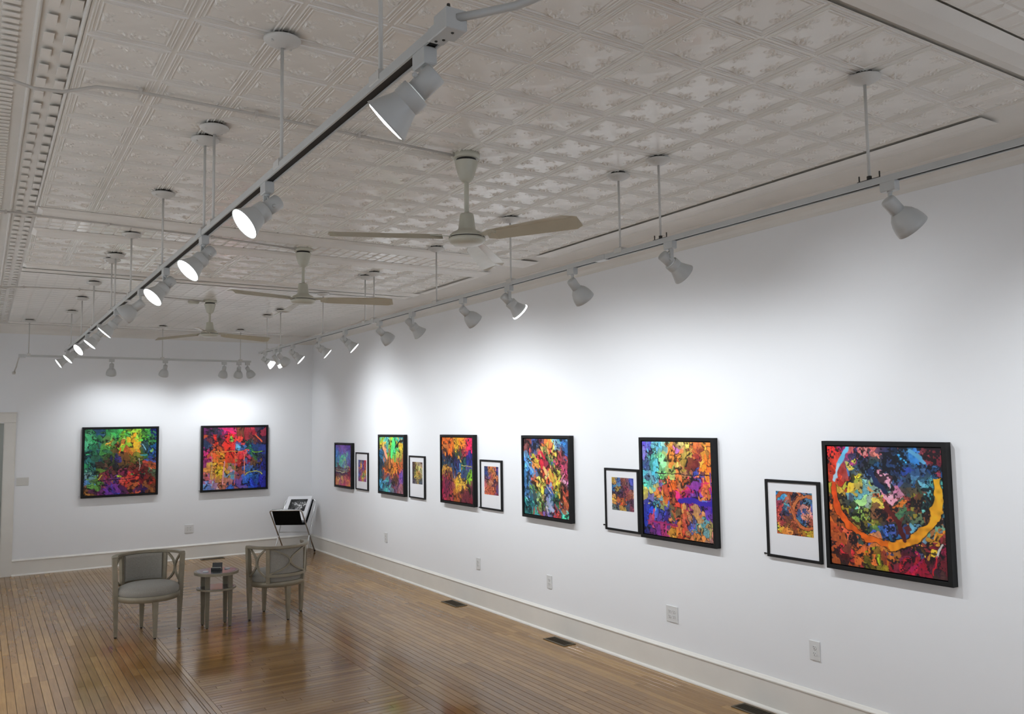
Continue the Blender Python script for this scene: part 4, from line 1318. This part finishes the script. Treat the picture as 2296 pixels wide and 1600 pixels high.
# =================================================================== TUB CHAIRS
def tub_chair(loc, back_deg, label):
    """round seat, barrel back; back_deg = direction of the back from the seat centre"""
    root = empty('tub_chair', loc, math.radians(back_deg - 90), label, 'chair', 'pair of tub chairs')
    # local frame: back towards +Y
    R0 = 0.285
    # posts = front legs continued upwards, at +-90 deg
    for sgn in (-1, 1):
        m = MB(); path = []
        for (z, rr, wt, wr) in ((0.012, R0 - .002, .030, .028), (0.335, R0 + .004, .052, .042), (0.40, R0 + .006, .052, .042), (0.725, R0 + .022, .052, .036)):
            path.append((z, rr, wt, wr))
        vs_ = []; fs = []
        for (z, rr, wt, wr) in path:
            for (a, b_) in ((-1, -1), (1, -1), (1, 1), (-1, 1)):
                vs_.append((sgn * (rr + a * wr / 2), b_ * wt / 2, z))
        for k in range(len(path) - 1):
            for i in range(4):
                j = (i + 1) % 4
                fs.append((k * 4 + i, k * 4 + j, k * 4 + 4 + j, k * 4 + 4 + i))
        fs += [(3, 2, 1, 0), tuple(len(vs_) - 4 + i for i in range(4))]
        m.add(vs_, fs)
        lg = m.build('leg', M_WOOD, root)
        m = MB(); m.box(sgn * R0 - .009, sgn * R0 + .009, -.009, .009, 0, .012); m.build('glide', M_RUB, lg)
    for sgn in (-1, 1):
        m = MB(); vs_ = []
        for (z, rr, wt, wr) in ((0.012, R0 - .020, .028, .028), (0.340, R0 - .028, .050, .042)):
            for (a, b_) in ((-1, -1), (1, -1), (1, 1), (-1, 1)):
                vs_.append((a * wt / 2, sgn * (rr) + b_ * wr / 2, z))
        m.add(vs_, [(0, 1, 5, 4), (1, 2, 6, 5), (2, 3, 7, 6), (3, 0, 4, 7), (3, 2, 1, 0), (4, 5, 6, 7)])
        lg = m.build('leg', M_WOOD, root)
        m = MB(); m.box(-.009, .009, sgn * (R0 - .02) - .009, sgn * (R0 - .02) + .009, 0, .012); m.build('glide', M_RUB, lg)
    # seat rail ring
    m = MB(); m.lathe([(0.23, 0.335), (0.272, 0.332), (0.280, 0.337), (0.280, 0.380), (0.274, 0.386), (0.23, 0.386)], 56); m.build('seat_rail', M_WOOD, root)
    # cushion
    m = MB(); m.lathe([(0.262, 0.384), (0.270, 0.395), (0.270, 0.425), (0.258, 0.450), (0.215, 0.468), (0.13, 0.478), (0.002, 0.481)], 56, cap0=False); m.build('seat_cushion', M_FAB, root)

    def arc(a0, a1, rad, n):
        return [(math.radians(a0 + (a1 - a0) * k / n), rad) for k in range(n + 1)]

    def arc_path(a0, a1, rad, z, n):
        out = []
        for (a, r) in arc(a0, a1, rad, n):
            rd = Vector((math.cos(a), math.sin(a), 0))
            out.append((rd * r + Vector((0, 0, z)), rd, Vector((0, 0, 1))))
        return out
    RB = 0.302
    m = MB(); m.sweep(arc_path(-3, 183, RB, 0.730, 48), [(-.026, -.008), (-.022, -.014), (.020, -.014), (.024, -.008), (.024, .008), (.018, .013), (-.020, .013), (-.026, .008)])
    m.build('top_rail', M_WOOD, root)
    S0, S1 = 48, 132
    m = MB(); m.sweep(arc_path(S0, S1, RB - .004, 0.452, 24), [(-.012, -.014), (.012, -.014), (.012, .014), (-.012, .014)]); m.build('lower_back_rail', M_WOOD, root)
    for a in (S0, S1):
        ar = math.radians(a); rd = Vector((math.cos(ar), math.sin(ar), 0)); tg = Vector((-math.sin(ar), math.cos(ar), 0))
        m = MB(); m.sweep([(rd * (RB - .018) + Vector((0, 0, .375)), rd, tg), (rd * (RB - .002) + Vector((0, 0, .722)), rd, tg)], [(-.016, -.019), (.014, -.019), (.014, .019), (-.016, .019)])
        m.build('stile', M_WOOD, root)
    # upholstered back panel: curved slab
    m = MB(); n = 20
    prof = [(-0.032, 0.47), (-0.038, 0.50), (-0.038, 0.69), (-0.032, 0.714), (-0.004, 0.714), (-0.004, 0.47)]
    m.sweep([(Vector((math.cos(a), math.sin(a), 0)) * r, Vector((math.cos(a), math.sin(a), 0)), Vector((0, 0, 1))) for a, r in arc(S0 + 3.4, S1 - 3.4, RB - .002, n)], prof)
    m.build('back_pad', M_FAB, root)

    # curved )( lattice pieces bent along the barrel
    def lattice(a0, a1, rad, z0, z1, name, thk=0.011, wr=0.010):
        am = (a0 + a1) / 2
        for sg in (-1, 1):
            path = []
            for k in range(19):
                t = -1 + 2 * k / 18
                bow = (1 - t * t)
                ang = am + sg * ((a1 - a0) / 2 * (1 - bow)) + sg * 0.35
                z = (z0 + z1) / 2 + t * (z1 - z0) / 2
                a = math.radians(ang)
                rd = Vector((math.cos(a), math.sin(a), 0))
                dang = math.radians(sg * (a1 - a0) / 2 * 2 * t)
                tan = Vector((-math.sin(a), math.cos(a), 0)) * (rad * dang) + Vector((0, 0, (z1 - z0) / 2))
                tan.normalize()
                path.append((rd * rad + Vector((0, 0, z)), rd, tan.cross(rd).normalized()))
            m = MB(); m.sweep(path, [(-wr / 2, -thk), (wr / 2, -thk), (wr / 2, thk), (-wr / 2, thk)])
            m.build(name, M_WOOD, root)
    lattice(S0 + 4, S1 - 4, RB + .004, 0.470, 0.715, 'lattice_arc', thk=0.008)
    lattice(6, S0 - 4, RB - .004, 0.440, 0.716, 'lattice_arc', thk=0.009, wr=0.018)
    lattice(S1 + 4, 174, RB - .004, 0.440, 0.716, 'lattice_arc', thk=0.009, wr=0.018)
    return root


tub_chair((1.404, 8.672, 0), 94, 'champagne wood tub chair with its grey seat facing the camera, left of the table')
tub_chair((2.625, 8.680, 0), -80, 'champagne wood tub chair seen from its lattice back, right of the table')

# =================================================================== SIDE TABLE
tb = empty('side_table', (2.012, 8.605, 0), math.radians(-2), 'small oval champagne wood table with a mirrored top between the two chairs', 'table')


def oval(a, b_, n=48):
    return [(a * math.cos(2 * PI * k / n), b_ * math.sin(2 * PI * k / n)) for k in range(n)]


def prism(mb, pts, z0, z1):
    n = len(pts)
    mb.add([(x, y, z0) for x, y in pts] + [(x, y, z1) for x, y in pts],
           [tuple(reversed(range(n))), tuple(range(n, 2 * n))] + [(k, (k + 1) % n, n + (k + 1) % n, n + k) for k in range(n)])


m = MB(); prism(m, oval(.208, .222), .507, .532); m.build('table_top', M_WOOD, tb)
m = MB(); prism(m, oval(.183, .197), .531, .5335); m.build('mirror_inset', M_MIRROR, tb)
m = MB(); prism(m, oval(.186, .186), .360, .375); m.build('shelf', M_WOOD, tb)
m = MB(); prism(m, oval(.165, .165), .3745, .3765); m.build('shelf_mirror', M_MIRROR, tb)
for (x, y) in ((-.108, .096), (-.100, -.088), (.104, .094), (.112, -.096)):
    m = MB()
    vs_ = []
    for (z, h1, h2) in ((.008, .014, .014), (.375, .021, .018), (.508, .021, .018)):
        vs_ += [(x - h1, y - h2, z), (x + h1, y - h2, z), (x + h1, y + h2, z), (x - h1, y + h2, z)]
    m.add(vs_, [(3, 2, 1, 0), (8, 9, 10, 11)] + [(k * 4 + i, k * 4 + (i + 1) % 4, k * 4 + 4 + (i + 1) % 4, k * 4 + 4 + i) for k in range(2) for i in range(4)])
    lg = m.build('leg', M_WOODD, tb)
    m = MB(); m.box(x - .008, x + .008, y - .008, y + .008, 0, .008); m.build('glide', M_RUB, lg)

# black card holder and two glass coasters on it
ch = empty('card_holder', (2.013, 8.600, .5335), math.radians(-30), 'small black card holder standing in the middle of the side table', 'card holder')
m = MB(); m.box(-.048, .048, -.028, .028, 0, .012, bev=.002); m.box(-.048, .048, .012, .018, .010, .075, Matrix.Rotation(math.radians(-8), 4, 'X'), bev=.002)
m.box(-.048, .048, -.028, -.024, .010, .028, bev=.001); m.build('holder_body', M_BLACKP, ch)
m = MB(); m.box(-.042, .042, -.020, .010, .012, .030); m.build('card_stack', M_CARD, ch)
for (x, y, lb) in ((1.905, 8.585, 'small round glass coaster left of the card holder'), (2.125, 8.640, 'small round glass coaster right of the card holder')):
    m = MB(); m.lathe([(.024, 0), (.027, .002), (.027, .007), (.022, .009), (.018, .006)], 24)
    tag(m.build('coaster', M_GLASS, None, (x, y, .5335)), lb, 'coaster', 'glass coasters')

# =================================================================== PRINT BROWSER RACK
F1 = Vector((4.12, 12.19, 0)); F2 = Vector((4.42, 12.64, 0))
Wv = Vector((-0.395, 0.255, 0)) * 1.0
TRr = Vector((4.475, 12.745, 0.785)); TFr = Vector((4.005, 12.03, 0.712))
rk = empty('print_rack', ((F1 + F2 + Wv) / 2 + Vector((0, 0, 0))), 0, 'folding silver tube rack with black canvas slings holding prints in the corner', 'rack')
o0 = rk.location.copy()


def uframe(top, foot, name):
    pts = []
    dn = (foot - top); ln = dn.length; t = dn / ln
    wn = Wv.normalized(); Wl = Wv.length
    r = 0.045
    pts.append(foot); pts.append(top + t * (r * 1.2))
    for k in range(1, 6):
        a = PI / 2 * k / 6
        pts.append(top + t * (r * (1 - math.sin(a))) + wn * (r * (1 - math.cos(a))))
    pts.append(top + wn * r); pts.append(top + wn * (Wl - r))
    for k in range(1, 6):
        a = PI / 2 * (6 - k) / 6
        pts.append(top + Wv + t * (r * (1 - math.sin(a))) - wn * (r * (1 - math.cos(a))))
    pts.append(top + Wv + t * (r * 1.2)); pts.append(foot + Wv)
    m = MB(); m.tube([p - o0 for p in pts], 0.0105, 12)
    fr_ = m.build(name, M_ALU, rk)
    for p in (foot, foot + Wv):
        m = MB(); m.tube([p - o0 + Vector((0, 0, 0.0)), p - o0 + Vector((0, 0, .002)) - t * 0.035], 0.0135, 12); m.build('foot_cap', M_RUB, fr_)


zf = Vector((0, 0, 0.012))
uframe(TRr, F1 + zf, 'tube_frame'); uframe(TFr, F2 + zf, 'tube_frame')
# slings: front one hangs from the low frame, rear one from the tall frame, both meet at the trough
wn = Wv.normalized()
tro = Vector((4.105, 12.165, 0.482))
BKB = Vector((0.115, 0.165, -0.004))        # bottom of the sling at the right side
def sling(a, b_, name, thick=0.006, n=8, ins=0.035):
    m = MB(); path = []
    side = wn
    nrm = (b_ - a).cross(side).normalized()
    L_ = Wv.length - 2 * ins
    vs_ = []; fs = []
    for k in range(n + 1):
        t = k / n
        p = a.lerp(b_, t) + Vector((0, 0, -0.012 * math.sin(PI * t)))
        for (s_, q_) in ((ins, 0), (ins + L_, 0), (ins + L_, thick), (ins, thick)):
            vs_.append(p + side * s_ + nrm * q_ - o0)
    for k in range(n):
        for i in range(4):
            j = (i + 1) % 4
            fs.append((k * 4 + i, k * 4 + j, k * 4 + 4 + j, k * 4 + 4 + i))
    fs += [(0, 1, 2, 3), tuple(n * 4 + i for i in (3, 2, 1, 0))]
    m.add(vs_, fs)
    return m.build(name, M_BLACK, rk)


sling(TFr + Vector((0, 0, .012)), tro, 'canvas_sling')
sling(TRr + Vector((0, 0, .012)), tro + BKB, 'canvas_sling')
sling(tro, tro + BKB, 'canvas_sling', n=2)
m = MB(); c0 = (F1 + TRr) / 2 * 0 + Vector((4.27, 12.45, 0.335))
m.tube([c0 - o0, c0 + Wv - o0], 0.005, 8); m.build('cross_bar', M_ALU, rk)

# sleeved prints leaning on the rear sling
up = (TRr - (tro + BKB)).normalized()
nr = wn.cross(up).normalized()
if nr.y > 0: nr = -nr
Mr = Matrix((wn * -1, up, nr * 1)).transposed().to_4x4()     # local x to the right, y up the lean, z to the room
basep = tro + BKB + Vector((0, 0, 0.006)) + Wv * 0.5 + wn * 0.012


def arts_bw():
    A = make_art(['101010 202020 303030 181818', '282828 a0a0a0 404040 c0c0c0', '101010 505050 c8c8c8 282828', '606060 202020 808080 101010'], 70, 90, 260, 171, aspect=2.4, edge=.3, warp=.05, jit=.8, slant=.7)
    g = A.mean(axis=2, keepdims=True)
    return np.repeat(g, 3, axis=2)


for k in range(4):
    pos = basep + nr * (0.010 + 0.011 * k) - up * 0.0
    lb = ('sleeved white print leaning at the back of the folding rack', 'sleeved white print second from the back in the folding rack', 'sleeved white print just behind the front one in the folding rack', 'front print in the folding rack, black-and-white picture on white mat')[k]
    e0 = bpy.data.objects.new('sleeved_print', None); COL.objects.link(e0); e0.empty_display_size = .05
    e0.matrix_world = Matrix.Translation(pos) @ Mr
    tag(e0, lb, 'print', 'prints in the folding rack')
    m = MB(); hh = 0.600 - 0.010 * (3 - k); ww = 0.190 - 0.004 * (k % 2)
    m.box(-ww, ww, 0, hh, 0.0, 0.007, bev=0.001); m.build('mat_board', M_PAPER, e0)
    if k == 3:
        me = paint_mesh('print', arts_bw(), 0.262, 0.300)
        link('print', me, e0, (0.004, hh - 0.230, 0.0078), Quaternion((1, 0, 0), -PI / 2) @ Quaternion((0, 0, 1), 0))
